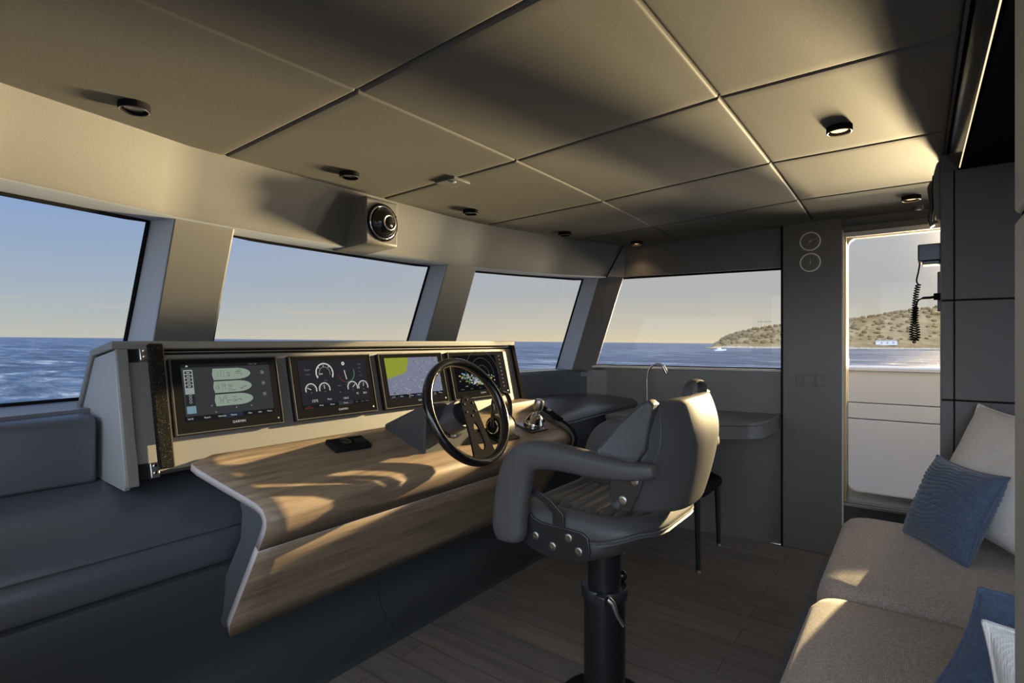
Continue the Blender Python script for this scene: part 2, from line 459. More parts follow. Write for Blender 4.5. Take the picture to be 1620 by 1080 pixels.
mb = MB(); mb.box(3.80, 3.84, .338, .357, .2, 1.965); obj('jamb', mb, M['brass'], dr)
mb = MB(); mb.box(3.775, 3.80, -.60, .357, 1.925, 1.955); obj('head_strip', mb, M['steel'], dr, bevel=.003)
mb = MB(); mb.box(3.77, 3.78, -.60, .357, 1.99, 2.0); obj('head_rail', mb, M['gunmetal'], dr)

# wall beside the doorway and the seat-end partition, its soffit with gloss strip and light line
mb = MB(); mb.box(2.86, 3.0, -.20, -.082, 0, 2.16)
struct('wall_aft', mb, M['panel'], 'grey wall run between the partition and the side door', bevel=.004)
mb = MB()
for z0, z1 in ((0, 1.056), (1.062, 1.466), (1.472, 2.0)):
    mb.box(2.845, 2.90, -.1215, -.080, z0, z1); mb.box(2.845, 2.90, -1.3, -.1255, z0, z1)
mb.mi = 1; mb.box(2.858, 2.92, -1.3, -.083, 0, 2.0)
struct('wall_starboard_partition', mb, [M['panel'], M['seam']], 'grey leather partition of stitched panels at the far end of the sofa', bevel=.003)
mb = MB(); mb.box(.3, 2.86, -1.4, -.139, 2.0, 2.16); mb.box(.3, 2.86, -1.4, -1.28, 0, 2.16)
struct('wall_back', mb, M['black'], 'dark soffit and back wall over the sofa')
mb = MB()
mb.prism([(-.1, 2.115), (-.094, 2.085), (-.136, 2.0), (-.15, 2.0), (-.15, 2.115)], .3, 2.86)
struct('trim_8', mb, M['gloss'], 'gloss black fascia along the ceiling edge')
mb = MB(); mb.box(.3, 2.86, -.098, -.090, 2.072, 2.085); struct('trim_9', mb, M['gunmetal'], 'thin metal bead along the ceiling edge')
mb = MB(); mb.box(.32, 2.80, -.1395, -.1365, 1.9965, 1.9995)
tag(obj('light_strip', mb, M['led']), 'thin warm light strip along the soffit above the sofa', 'light strip')
mb = MB()
mb.box(.56, .868, -.20, -.0925, 1.45, 2.12); mb.box(.56, .868, -.20, -.0925, .62, 1.442)
mb.mi = 1; mb.box(.57, .862, -.19, -.098, .62, 2.1)
struct('wall_near', mb, [M['nearpanel'], M['seam']], 'grey partition edge at the right margin beside the sofa', bevel=.006)

# port side, behind and beside the viewpoint
mb = MB()
mb.box(-.5, -.36, .6, 2.0, 0, 1.115); mb.box(-.5, -.36, .6, 2.0, 1.757, 2.2); mb.box(-.5, -.36, .36, .6, 0, 2.2)
struct('wall_port', mb, M['wall'], 'charcoal port wall')
fr = MB(); side = [(-.42, .62, 1.75), (-.42, 1.85, 1.75), (-.42, 1.98, 1.12), (-.42, .62, 1.12)]
fr.tube(side, .008, 6, closed=True); w5 = struct('window_5', fr, M['seam'], 'port side window')
mb = MB(); mb.poly(side); obj('pane', mb, M['glass'], w5)

# ------------------------------------------------------------------ padded ledge under the windscreen
lg = thing('padded_ledge', 'low dark leather ledge running under the windscreen and console', 'ledge', (1.6, 1.9, 0))
prof = [(2.2, .56), (1.90, .56), (1.862, .545), (1.858, .53), (1.875, .40), (1.935, .24), (1.95, .17), (1.925, .105), (1.86, .05), (1.80, .022), (1.795, 0), (2.2, 0)]
for a, b in ((-.3, 1.578), (1.582, 2.9), (2.904, 3.60)):
    mb = MB(); mb.prism(prof, a, b); obj('plinth', mb, M['plinth'], lg, smooth=40)
def cushion_prof(zb, zf):
    return [(2.20, .62), (2.20, zb), (2.10, zb), (1.97, zb - .004), (1.88, zb - .3 * (zb - zf)), (1.80, zf + .30 * (zb - zf)), (1.75, zf + .1 * (zb - zf)), (1.724, zf - .012), (1.715, zf - .03), (1.718, zf - .036), (1.712, zf - .042), (1.722, .66), (1.742, .60), (1.80, .595)]
left_prof = [(2.20, .60), (2.20, .842), (2.14, .840), (2.06, .826), (1.995, .798), (1.95, .768), (1.91, .734), (1.886, .706), (1.876, .684), (1.874, .670), (1.880, .664), (1.872, .657), (1.868, .62), (1.87, .57), (1.88, .555), (1.95, .55)]
mb = MB(); R = []
for x in [-.3] + xs(-.29, 2.74, 12): R.append([(x, y, z) for y, z in left_prof])
mb.rings(R); obj('ledge_cushion', mb, M['ledge'], lg, smooth=45)
mb = MB(); R = []
for x in xs(2.75, 3.66, 14):
    t = min(1, max(0, (x - 2.75) / .06)); e = .012 * (1 - t) ** 2; q = max(0, (x - 2.85) / .81)
    R.append([(x, y + (-.10 * q * (1 if y < 2 else 0)), z) for y, z in cushion_prof(.925 - e - .02 * q * q, .835 + .045 * q - e)])
mb.rings(R); obj('ledge_cushion', mb, M['ledge'], lg, smooth=45)
mb = MB(); mb.prism([(2.145, .84), (2.14, 1.02), (2.146, 1.043), (2.165, 1.056), (2.30, 1.060), (2.30, .84)], -.3, .588); obj('backrest', mb, M['ledge'], lg, bevel=.01)
mb = MB()
bp = [(2.75, 2.13), (3.2, 2.10), (3.60, 1.975), (3.705, 1.66)]
R = []
for (x, y), (nx, ny) in zip(bp[:3], ((0, 1), (.12, 1), (.5, .9))):
    R.append([(x, y, .82), (x, y, 1.075), (x + .02 * nx, y + .02 * ny, 1.09), (x + .3 * nx, y + .3 * ny, 1.09), (x + .3 * nx, y + .3 * ny, .82)])
mb.rings(R); obj('backrest', mb, M['ledge'], lg, smooth=30)
mb = MB(); R = []
for (x, y) in ((3.572, 1.985), (3.645, 1.83), (3.70, 1.66)):
    R.append([(x, y, .80), (x, y, 1.085), (x + .015, y + .005, 1.10), (x + .12, y + .05, 1.10), (x + .12, y + .05, .80)])
mb.rings(R); obj('backrest', mb, M['wall'], lg, smooth=30)

# ------------------------------------------------------------------ instrument console
O = V(0, 2.011, 1.10); UX, UU = V(1, 0, 0), V(0, .2375, .9714); UN = V(0, -.9714, .2375)
FM = Matrix(((1, 0, 0, O.x), (0, UU.y, UN.y, O.y), (0, UU.z, UN.z, O.z), (0, 0, 0, 1)))     # face frame: x, up, outward
def facebox(mb, x0, x1, b0, b1, n0, n1):
    s = mb.m; mb.m = FM; mb.box(x0, x1, b0, b1, n0, n1); mb.m = s
con = thing('instrument_console', 'khaki leather instrument console with tilted face carrying four displays', 'console', (1.67, 2.1, .85))
cx0, cx1 = .605, 2.735
body = [(2.050, 1.265), (1.957, .88), (2.00, .86), (2.36, .86), (2.40, 1.05), (2.24, 1.255)]
mb = MB(); mb.prism(body, cx0 + .02, cx1 - .02); obj('face_panel', mb, M['leather'], con, smooth=20)
hood_o = [(2.043, 1.302), (2.245, 1.272), (2.42, 1.035), (2.39, 1.03), (2.23, 1.25), (2.045, 1.275)]
mb = MB(); mb.prism(hood_o, cx0 - .008, cx1 + .008); obj('hood', mb, M['leather'], con, bevel=.004)
for sx in (cx0, cx1 - .018):
    mb = MB(); mb.prism([(2.045, 1.272), (2.232, 1.245), (2.385, 1.03), (2.36, .85), (2.16, .84), (1.96, .835), (1.945, .86)], sx, sx + .018); obj('end_cheek', mb, M['cheek'], con, bevel=.004)
mb = MB(); facebox(mb, cx0 + .002, cx0 + .036, -.262, .178, -.012, .016); obj('border_strip', mb, M['leather'], con, bevel=.004)
mb = MB(); facebox(mb, cx1 - .036, cx1 - .002, -.225, .178, -.012, .016); obj('border_strip', mb, M['granular'], con, bevel=.004)
mb = MB(); facebox(mb, cx0 + .036, cx1 - .036, .158, .166, -.01, .004); obj('shadow_line', mb, M['seam'], con)
# folded sun-cover bar on the left of the face, with hinge brackets
bar = obj('cover_bar', (lambda b: (facebox(b, .692, .734, -.222, .190, .018, .040), b)[1])(MB()), M['granular'], con, bevel=.004)
bar['label'] = 'speckled black sun cover bar'
for (b0, b1) in ((.135, .178), (-.245, -.195)):
    mb = MB(); facebox(mb, .640, .672, b0, b1, -.006, .006); obj('hinge_recess', mb, M['seam'], con)
    mb = MB(); facebox(mb, .668, .694, b0, b1 - .002, .004, .030); h = obj('hinge', mb, M['steel'], con, bevel=.003)
    for k in (.3, .75):
        mb = MB(); mb.m = FM @ Matrix.Translation((.681, b0 + (b1 - b0) * k, .030)); mb.lathe([(.0055, 0), (.0055, .002), (.0035, .004)], 12); obj('screw', mb, M['chrome'], h)
mb = MB(); facebox(mb, .732, .737, -.222, .190, .016, .034); obj('cover_bar_edge', mb, M['steel'], con)

# ------------------------------------------------------------------ displays
S = {k: emit('screen ' + k, srgb(*c)[:3], 1) for k, c in dict(
    bg=(52, 54, 56), bg2=(40, 40, 44), grey=(140, 148, 148), icon=(34, 36, 36), boat=(134, 148, 136), ink=(92, 104, 96), white=(196, 196, 192), dim=(112, 112, 108),
    bar=(26, 28, 30), tab=(38, 44, 62), teal=(110, 138, 150), red=(120, 42, 38), land=(138, 150, 52), sea=(120, 124, 142), speck=(92, 96, 120), green=(70, 120, 80), blue=(120, 150, 172), black=(16, 16, 18), yellow=(170, 150, 70)).items()}
SK = list(S)
def screen_mesh(x0, x1, b0, b1, bg):
    """returns builder + drawing helpers in 0..1 screen space lying on the glass"""
    mb = MB(); mb.m = FM
    def P(u, v, k): return (x0 + (x1 - x0) * u, b0 + (b1 - b0) * v, .0265 + .0002 * k)
    def quad(u0, v0, u1, v1, c, k=1): mb.poly([P(u0, v0, k), P(u1, v0, k), P(u1, v1, k), P(u0, v1, k)], SK.index(c))
    def shape(pts, c, k=1): mb.poly([P(u, v, k) for u, v in pts], SK.index(c))
    asp = (x1 - x0) / (b1 - b0)
    def arc(cu, cv, r, a0, a1, c, w=.012, k=2, n=18):
        for i in range(n):
            t0, t1 = (math.radians(a0 + (a1 - a0) * q / n) for q in (i, i + 1))
            shape([(cu + q * math.cos(t) / asp, cv + q * math.sin(t)) for q, t in ((r, t0), (r + w, t0), (r + w, t1), (r, t1))], c, k)
    def line(u0, v0, u1, v1, c, w=.01, k=3):
        d = Vector(((u1 - u0) * asp, v1 - v0)).normalized(); nx, ny = -d.y * w / 2 / asp, d.x * w / 2
        shape([(u0 - nx, v0 - ny), (u1 - nx, v1 - ny), (u1 + nx, v1 + ny), (u0 + nx, v0 + ny)], c, k)
    def text(s, u, v, size, c, k=3):
        text_mesh(mb, s, size, Matrix.Translation(P(u, v, k)), SK.index(c))
    quad(0, 0, 1, 1, bg, 0)
    return mb, quad, shape, arc, line, text
DISP = [(.752, 1.132), (1.185, 1.585), (1.632, 2.052), (2.10, 2.585)]
DLAB = ['display showing three pale boat deck plans on a dark screen', 'display showing white round engine gauges on a dark screen', 'display showing a green and grey sea chart', 'display with a dark radar picture and a column of buttons behind the wheel']
def display(i):
    x0, x1 = DISP[i]; b0, b1 = -.124, .140
    t = thing('chart_plotter', 'black ' + DLAB[i], 'display', FM @ V((x0 + x1) / 2, b0, 0), 'displays in the console')
    mb = MB(); facebox(mb, x0, x1, b0, b1, -.01, .020); obj('housing', mb, M['black'], t, bevel=.004)
    # bezel frame ring
    mb = MB(); mb.m = FM
    w = .005
    oa = [(x0, b0), (x1, b0), (x1, b1), (x0, b1)]; ia = [(x0 + w, b0 + w), (x1 - w, b0 + w), (x1 - w, b1 - w), (x0 + w, b1 - w)]
    A, B, C_, D_ = ([mb.v((p[0], p[1], z)) for p in q] for q, z in ((oa, .019), (oa, .0275), (ia, .0275), (ia, .019)))
    for k in range(4):
        l = (k + 1) % 4
        for p, q in ((A, B), (B, C_), (C_, D_), (D_, A)): mb.face([p[k], p[l], q[l], q[k]])
    obj('frame', mb, M['bezel'], t, bevel=.0015, seg=2)
    mb = MB(); facebox(mb, x0 + w, x1 - w, b0 + w, b1 - w, .019, .026); obj('glass', mb, M['screenglass'], t)
    sx0, sx1, sb0, sb1 = x0 + .034, x1 - .034, b0 + .044, b1 - .022
    if i == 3: sx1 = x1 - .085
    bgs = ('bg', 'bg2', 'sea', 'black')
    mb, quad, shape, arc, line, text = screen_mesh(sx0, sx1, sb0, sb1, bgs[i])
    rnd = random.Random(i)
    if i == 0:
        quad(0, .94, 1, 1, 'bar'); quad(0, 0, 1, .085, 'bar'); quad(.40, 0, .62, .085, 'tab', 2)
        quad(.02, .47, .115, .90, 'grey'); quad(.02, .27, .115, .46, 'bg2'); quad(.02, .13, .115, .26, 'teal')
        for k in range(5): quad(.032, .83 - k * .062, .103, .875 - k * .062, 'icon', 2); quad(.05, .842 - k * .062, .085, .862 - k * .062, 'grey', 3)
        for k in range(3): arc(.068, .44 - k * .055, .016, 0, 360, 'grey', .008, 3, 10)
        shape([(.045, .955), (.075, .955), (.06, .985)], 'white', 2)
        for q, (cu, cv) in enumerate(((.33, .80), (.33, .565), (.33, .325))):
            L, h = .43, .105
            pts = [(cu, cv - h), (cu + L * .62, cv - h)] + [(cu + L * (.62 + .38 * math.sin(a)), cv - h * math.cos(a)) for a in xs(.2, PI - .2, 9)] + [(cu + L * .62, cv + h), (cu, cv + h), (cu - .012, cv)]
            shape(pts, 'boat', 1)
            for d in range(9):
                a, b = cu + .03 + rnd.random() * .3, cv - .07 + rnd.random() * .12
                if d % 3: line(a, b, a + .02 + .03 * rnd.random(), b, 'ink', .012, 2)
                else: arc(a, b, .02, 0, 360, 'ink', .008, 2, 10)
            for d in range(3): line(cu + .05 + .035 * d, cv - .07, cu + .05 + .035 * d, cv + .07, 'ink', .006, 2)
        for k in range(3):
            for a in range(0, 360, 60): line(.905, .80 - k * .21, .905 + .026 * math.cos(math.radians(a + 15)), .80 - k * .21 + .042 * math.sin(math.radians(a + 15)), 'dim', .014, 2)
        for u, v in ((.32, .12), (.73, .18), (.55, .17), (.28, .24)): arc(u, v, .004, 0, 360, 'dim', .012, 2, 8)
        for s, u in (('16:15', .045), ('Reach', .22), ('Hatches', .38), ('Home', .51), ('Nav', .70), ('Info', .82), ('Menu', .94)): text(s, u, .04, .0085, 'white', 4)
        text('Status  Bat', .80, .97, .007, 'dim', 3)
    elif i == 1:
        arc(.36, .72, .19, -30, 210, 'white', .028); arc(.36, .72, .12, -20, 200, 'dim', .02, 3, 9)
        text('1500', .30, .70, .010, 'white'); text('rpm', .36, .56, .008, 'dim')
        for a in range(-20, 210, 38): line(.36 + .11 * math.cos(math.radians(a)), .72 + .14 * math.sin(math.radians(a)), .36 + .125 * math.cos(math.radians(a)), .72 + .165 * math.sin(math.radians(a)), 'white', .02)
        arc(.68, .70, .20, 190, 270, 'red', .014); arc(.68, .70, .20, 270, 380, 'green', .02); line(.655, .76, .675, .55, 'white', .02); arc(.65, .91, .012, 0, 360, 'white', .03, 2, 10)
        for cu, cv, a in ((.14, .38, 150), (.33, .38, 95), (.75, .37, 45), (.92, .37, 80)):
            arc(cu, cv, .115, -20, 200, 'white', .022)
            for q in range(0, 181, 30): line(cu + .055 * math.cos(math.radians(q)), cv + .075 * math.sin(math.radians(q)), cu + .07 * math.cos(math.radians(q)), cv + .095 * math.sin(math.radians(q)), 'dim', .014)
            line(cu, cv, cu + .06 * math.cos(math.radians(a)), cv + .085 * math.sin(math.radians(a)), 'white', .014)
            text('20', cu, cv - .06, .007, 'dim')
        text('Engine', .12, .80, .010, 'dim'); text('14.2 V', .12, .70, .008, 'dim'); text('Port', .55, .42, .009, 'dim'); text('65', .55, .28, .009, 'dim')
        for k in range(4): text(('12:40', '42 N', '5.1', '3 kn')[k], .90, .88 - .085 * k, .008, 'dim')
        text('1575', .17, .14, .015, 'white'); text('Port', .38, .15, .011, 'white'); text('136.0', .62, .14, .012, 'white'); text('92', .81, .22, .012, 'white'); text('28.5', .93, .22, .012, 'white')
        quad(0, 0, 1, .075, 'bar'); quad(.5, 0, .72, .075, 'bg', 2); quad(.02, .0, .14, .012, 'red', 3)
        for s, u, c in (('Alarm', .08, 'red'), ('Wind', .25, 'white'), ('Motor', .41, 'white'), ('Home', .61, 'white'), ('Nav', .78, 'dim'), ('Info', .87, 'dim'), ('Menu', .95, 'dim')): text(s, u, .037, .0085, c, 4)
    elif i == 2:
        shape([(0, 1), (0, .50), (.07, .50), (.10, .54), (.17, .55), (.24, .58), (.30, .60), (.35, .66), (.38, .72), (.37, .78), (.41, .86), (.42, 1)], 'land')
        for k in range(420):
            u, v = rnd.random(), rnd.random()
            if u < .44 and v > .46: continue
            line(u, v, u + .010 + .012 * rnd.random(), v + .02 * (rnd.random() - .5), 'speck' if k % 4 else 'white', .010, 2)
        for k in range(7): arc(.06 + .045 * k, .62 + .05 * (k % 4) + .03 * k / 2, .004, 0, 360, 'yellow', .006, 2, 6)
        arc(.09, .14, .006, 0, 360, 'black', .012, 3, 8)
        quad(0, 0, 1, .09, 'bar'); quad(.44, 0, .60, .09, 'tab', 3)
        for s, u in (('16:15', .06), ('Chart', .2), ('Sonar', .36), ('Home', .52), ('Nav', .70), ('Info', .83), ('Menu', .94)): text(s, u, .045, .0085, 'white', 4)
    else:
        for r in (.28, .5, .72): arc(.62, .42, r, 0, 180, 'dim', .006, 1, 30)
        for k in range(150):
            a = rnd.gauss(.45, .2); v = .32 + .22 * math.sin(a * 9) * .3 + rnd.gauss(0, .07)
            if not (.05 < a < .95 and .12 < v < .9): continue
            s = .008 + .02 * rnd.random()
            shape([(a - s, v - s * .5), (a + s * .7, v - s), (a + s, v + s * .6), (a - s * .4, v + s)], ('blue', 'teal', 'white', 'green', 'dim', 'yellow')[k % 6], 2)
        quad(.02, .70, .07, .93, 'grey', 2); quad(.03, .74, .06, .80, 'icon', 3)
        for k in range(5): text(('RANGE', 'GAIN', 'SEA', 'RAIN', 'TUNE')[k], .10 + .2 * k, .05, .008, 'dim', 4)
        text('3 NM', .2, .13, .009, 'white', 4)
    obj('screen', mb, [S[k] for k in SK], t, smooth=0)
    if i == 3:
        for k in range(9):
            mb = MB(); facebox(mb, x1 - .056, x1 - .042, .107 - .023 * k, .114 - .023 * k, .0255, .0275); obj('button', mb, S['dim'], t, bevel=.002, seg=2)
    mb = MB(); text_mesh(mb, 'GARMIN', .0125, FM @ Matrix.Translation(((sx0 + sx1) / 2 + .02, b0 + .026, .0263)))
    obj('lettering', mb, S['white'], t, smooth=0)
    mb = MB(); mb.m = FM @ Matrix.Translation((x1 - .022, b0 + .022, .0258)); mb.lathe([(.004, 0), (.004, .0012), (.001, .0016)], 12); obj('power_key', mb, M['steel'], t)
for i in range(4): display(i)

# ------------------------------------------------------------------ walnut dash
dash = thing('walnut_dashboard', 'curved walnut dashboard folding down below the displays and wheel', 'dashboard', (1.7, 1.7, .3))
top_p = [(1.95, .908), (1.90, .900), (1.86, .887), (1.75, .848), (1.66, .818), (1.62, .803), (1.592, .788), (1.572, .765), (1.568, .742), (1.578, .715), (1.615, .655)]
low_p = [(1.6165, .652), (1.66, .583), (1.72, .489), (1.80, .365), (1.835, .31)]
leftx = lambda y, z: .85 - .075 * max(0, min(1, (y - 1.60) / .27)) if z > .66 else .85
def sheet(name, prof, corner):
    mb = MB()
    def fn(i, j):
        y, z = prof[i]
        x0 = leftx(y, z)
        if corner and y > 1.90: x0 += .02 + .07 * (y - 1.90) / .05
        if not corner and z < .34: x0 += .02
        x1 = 2.66 + .22 * max(0, (y - 1.60)) * (1 if z > .66 else 0)
        return (x0 + (x1 - x0) * j / 23, y, z)
    mb.grid(fn, len(prof), 24)
    o = obj(name, mb, [M['wood'], M['underside'], M['woodedge']], dash, smooth=60)
    s = o.modifiers.new('thick', 'SOLIDIFY'); s.thickness = .024; s.offset = -1; s.material_offset = 1; s.material_offset_rim = 2; s.use_even_offset = True
    return o
tp = sheet('top_board', top_p, True); fp = sheet('front_board', low_p, False)
for o, ref in ((tp, V(0, 0, 1)), (fp, V(0, -1, 0))):        # outside faces up / aft
    me = o.data
    if sum((p.normal.dot(ref) * p.area) for p in me.polygons) < 0: me.flip_normals()

mb = MB(); mb.prism([(1.85, .850), (1.785, .81), (1.755, .74), (1.765, .66), (1.84, .55), (1.92, .45), (1.955, .37), (1.875, .325), (1.665, .61), (1.615, .69), (1.60, .755), (1.65, .786)], .866, 2.62); obj('backing', mb, M['underside'], dash, bevel=.01)
# small riser block at the console foot, right of the wheel
mb = MB(); mb.prism([(1.965, .885), (1.965, .945), (1.86, .945), (1.855, .935), (1.855, .872)], 2.46, 2.70)
tag(obj('riser_block', mb, M['wood'], loc=(2.58, 1.9, .88), bevel=.003), 'small walnut block at the console foot behind the joystick', 'block')

# ------------------------------------------------------------------ flat remote lying on the dash
def on_dash(y): return lerp_table(sorted(top_p[:6]), y)
rc = thing('remote_control', 'flat black remote control lying on the dash under the gauge display', 'remote control', (1.335, 1.83, on_dash(1.83)))
sl = math.atan2(on_dash(1.88) - on_dash(1.78), .1)
RM = Matrix.Translation((1.335, 1.832, on_dash(1.832) + .001)) @ Matrix.Rotation(sl, 4, 'X') @ Matrix.Rotation(-.06, 4, 'Z')
mb = MB(); mb.m = RM; mb.box(-.082, .082, -.042, .042, 0, .020); obj('body', mb, M['black'], rc, bevel=.004)
mb = MB(); mb.m = RM @ Matrix.Translation((-.02, 0, .020)); mb.lathe([(.024, 0), (.024, .004), (.020, .006), (.008, .006), (.006, .004)], 24); obj('dial', mb, M['gloss'], rc)
for k in range(4):
    mb = MB(); mb.m = RM; mb.box(.025 + .013 * k, .034 + .013 * k, -.018, .016, .0195, .0225); obj('key', mb, M['blackmetal'], rc, bevel=.001, seg=2)

# ------------------------------------------------------------------ helm pod, wheel
pod = thing('wheel_pedestal', 'dark leather wedge pod carrying the steering column on the dash', 'wheel pedestal', (1.75, 1.78, .86))
mb = MB(); L = [(1.93, .89), (1.93, .925), (1.675, 1.032), (1.660, 1.025), (1.672, .81)]
mb.prism(L, 1.60, 1.90); obj('housing', mb, M['darkleather'], pod, bevel=.008)
AX = V(0, -math.cos(math.radians(25)), math.sin(math.radians(25)))
WC = V(1.75, 1.554, 1.0)
Qw = AX.to_track_quat('Z', 'Y').to_matrix()
WM = Matrix.Translation(WC) @ Matrix(((1, 0, 0), (0, math.sin(math.radians(25)), -math.cos(math.radians(25))), (0, math.cos(math.radians(25)), math.sin(math.radians(25))))).to_4x4()
CMx = WM @ Matrix.Translation((0, 0, -.16))
mb = MB(); mb.m = CMx; mb.lathe([(.072, -.02), (.072, .035), (.066, .045), (.066, .115), (.06, .125)], 28); obj('column', mb, M['darkleather'], pod)
mb = MB(); mb.m = CMx; mb.lathe([(.078, .022), (.084, .026), (.084, .036), (.078, .040)], 28); obj('chrome_ring', mb, M['chrome'], pod)['label'] = 'chrome ring'
whl = thing('steering_wheel', 'black rimmed steering wheel with one slotted double spoke', 'steering wheel', WC)
mb = MB(); mb.m = WM
mb.tube([(.228 * math.cos(2 * PI * k / 64), .228 * math.sin(2 * PI * k / 64), 0) for k in range(64)], (.0235, .0195), 14, closed=True, up=(0, 0, 1))
obj('rim', mb, M['gloss'], whl)
# spoke plate: outer outline bridged to slot outline, both from hub down to the rim
def outline(hw, top_r, bw, yb, n):
    P = []
    for k in range(n): a = PI * k / (n - 1); P.append((hw * math.cos(a), .012 + top_r * math.sin(a)))
    for t in xs(.12, 1, 7): P.append((-(hw + (bw - hw) * t * t), .012 + (yb - .012) * t))
    for t in xs(.25, .75, 3): P.append((-bw + 2 * bw * t, yb - .004))
    for t in xs(1, .12, 7): P.append((hw + (bw - hw) * t * t, .012 + (yb - .012) * t))
    return P
po = outline(.046, .054, .072, -.215, 9)
pi_ = []
n_o = len(po)
for k, (x, y) in enumerate(po):
    cyy = -.12
    ang = math.atan2((y - cyy) / 1.6, x)
    hw = .021
    px = hw * math.cos(ang); py = cyy + .062 * math.sin(ang)
    w2 = 1 + .5 * max(0, (cyy - py) / .07)
    pi_.append((px * w2, py))
mb = MB(); mb.m = WM
A, B, C_, D_ = ([mb.v((p[0], p[1], z)) for p in q] for q, z in ((po, .012), (pi_, .012), (pi_, .002), (po, .002)))
for k in range(n_o):
    l = (k + 1) % n_o
    for p, q in ((A, B), (B, C_), (C_, D_), (D_, A)): mb.face([p[k], p[l], q[l], q[k]])
obj('spoke', mb, M['black'], whl, smooth=30)
mb = MB(); mb.m = WM; mb.lathe([(.05, -.05), (.05, -.002), (.046, .003)], 28); obj('hub', mb, M['black'], whl)
for k in range(6):
    a = math.radians(30 + 60 * k); mb = MB(); mb.m = WM @ Matrix.Translation((.031 * math.cos(a), .010 + .037 * math.sin(a), .012)); mb.lathe([(.0052, 0), (.0052, .002), (.003, .003), (.0015, .0015)], 14); obj('bolt', mb, M['chrome'], whl)

# ------------------------------------------------------------------ throttle, joystick, wired hand control
th = thing('throttle_lever', 'throttle with two black arched levers behind the wheel rim', 'throttle', (2.12, 1.68, .83))
TH = Matrix.Translation((2.13, 1.69, on_dash(1.69) - .002)) @ Matrix.Rotation(.30, 4, 'X')
mb = MB(); mb.m = TH; mb.box(-.085, .085, -.075, .075, 0, .012); obj('base_plate', mb, M['black'], th, bevel=.004)
mb = MB(); mb.m = TH @ Matrix.Translation((-.045, 0, .045)) @ Matrix.Rotation(PI / 2, 4, 'Y'); mb.lathe([(.055, 0), (.062, .006), (.062, .084), (.055, .09)], 28); obj('drum', mb, M['helm'], th)
for sx in (-1, 1):
    mb = MB(); mb.m = TH @ Matrix.Translation((.055 * sx, 0, .055)) @ Matrix.Rotation(PI / 2, 4, 'Y'); mb.lathe([(.044, -.010), (.048, -.007), (.048, .007), (.044, .010)], 28); obj('side_disc', mb, M['black'], th)
    mb = MB(); mb.m = TH @ Matrix.Translation((.067 * sx, 0, .055)) @ Matrix.Rotation(PI / 2, 4, 'Y')
    mb.tube([(.034 * math.cos(a), .034 * math.sin(a), 0) for a in xs(0, 2 * PI * 23 / 24, 24)], .004, 8, closed=True); obj('chrome_ring', mb, M['chrome'], th)
    mb = MB(); mb.m = TH
    mb.tube(catmull([(.066 * sx, 0, .055), (.070 * sx, .012, .11), (.066 * sx, .03, .165), (.046 * sx, .045, .20), (.008 * sx, .05, .212)], 5), [(.009, .013)] * 21, 10); obj('lever', mb, M['gloss'], th)
js = thing('joystick', 'chrome joystick with capped knob on the right end of the dash', 'joystick', (2.46, 1.70, .83))
JM = Matrix.Translation((2.455, 1.70, on_dash(1.70) - .004)) @ Matrix.Rotation(.28, 4, 'X')
mb = MB(); mb.m = JM; mb.box(-.11, .055, -.065, .065, 0, .010); obj('base_plate', mb, M['gunmetal'], js, bevel=.003)
mb = MB(); mb.m = JM; mb.box(-.10, -.05, -.05, .05, .0098, .0115); obj('status_panel', mb, M['gloss'], js)
mb = MB(); mb.m = JM; mb.lathe([(.056, .008), (.058, .018), (.054, .03), (.05, .036), (.042, .055), (.030, .07), (.018, .078)], 28); obj('dome', mb, M['chrome'], js)
for k in range(5):
    a = k * 2 * PI / 5 + .3; mb = MB(); mb.m = JM; mb.ball((.047 * math.cos(a), .047 * math.sin(a), .046), .009, (1, 1, .8), 10, 8); obj('key', mb, M['black'], js)
mb = MB(); mb.m = JM; mb.lathe([(.016, .07), (.014, .09), (.022, .098), (.027, .11), (.027, .145), (.022, .158), (.008, .162)], 24); obj('knob', mb, M['steel'], js)
wr = thing('wired_hand_control', 'black wired hand control lying over the right end of the dash', 'hand control', (2.66, 1.7, .84))
mb = MB(); mb.tube([(2.735, 1.86, .905), (2.715, 1.80, .893), (2.690, 1.72, .866), (2.665, 1.655, .846)], [(.014, .022)] * 4, 12, up=(0, 0, 1)); obj('grip', mb, M['black'], wr)
mb = MB(); mb.tube([(2.703, 1.765, .892), (2.694, 1.735, .883)], [(.008, .016)] * 2, 10, up=(0, 0, 1)); obj('key_pad', mb, M['steel'], wr)
mb = MB(); mb.tube(catmull([(2.662, 1.645, .842), (2.66, 1.60, .82), (2.66, 1.562, .785), (2.66, 1.548, .74), (2.655, 1.56, .69), (2.65, 1.60, .62)], 6), .0085, 10); obj('cable', mb, M['black'], wr)
mb = MB()
sp = catmull([(0, 1.655, .828), (0, 1.60, .803), (0, 1.562, .775), (0, 1.552, .742), (0, 1.565, .71), (0, 1.60, .655)], 5)
mb.rings([[(2.64, p.y, p.z), (2.685, p.y, p.z), (2.685, p.y + .006, p.z - .004), (2.64, p.y + .006, p.z - .004)] for p in sp]); obj('strap', mb, M['panel'], wr, smooth=30)


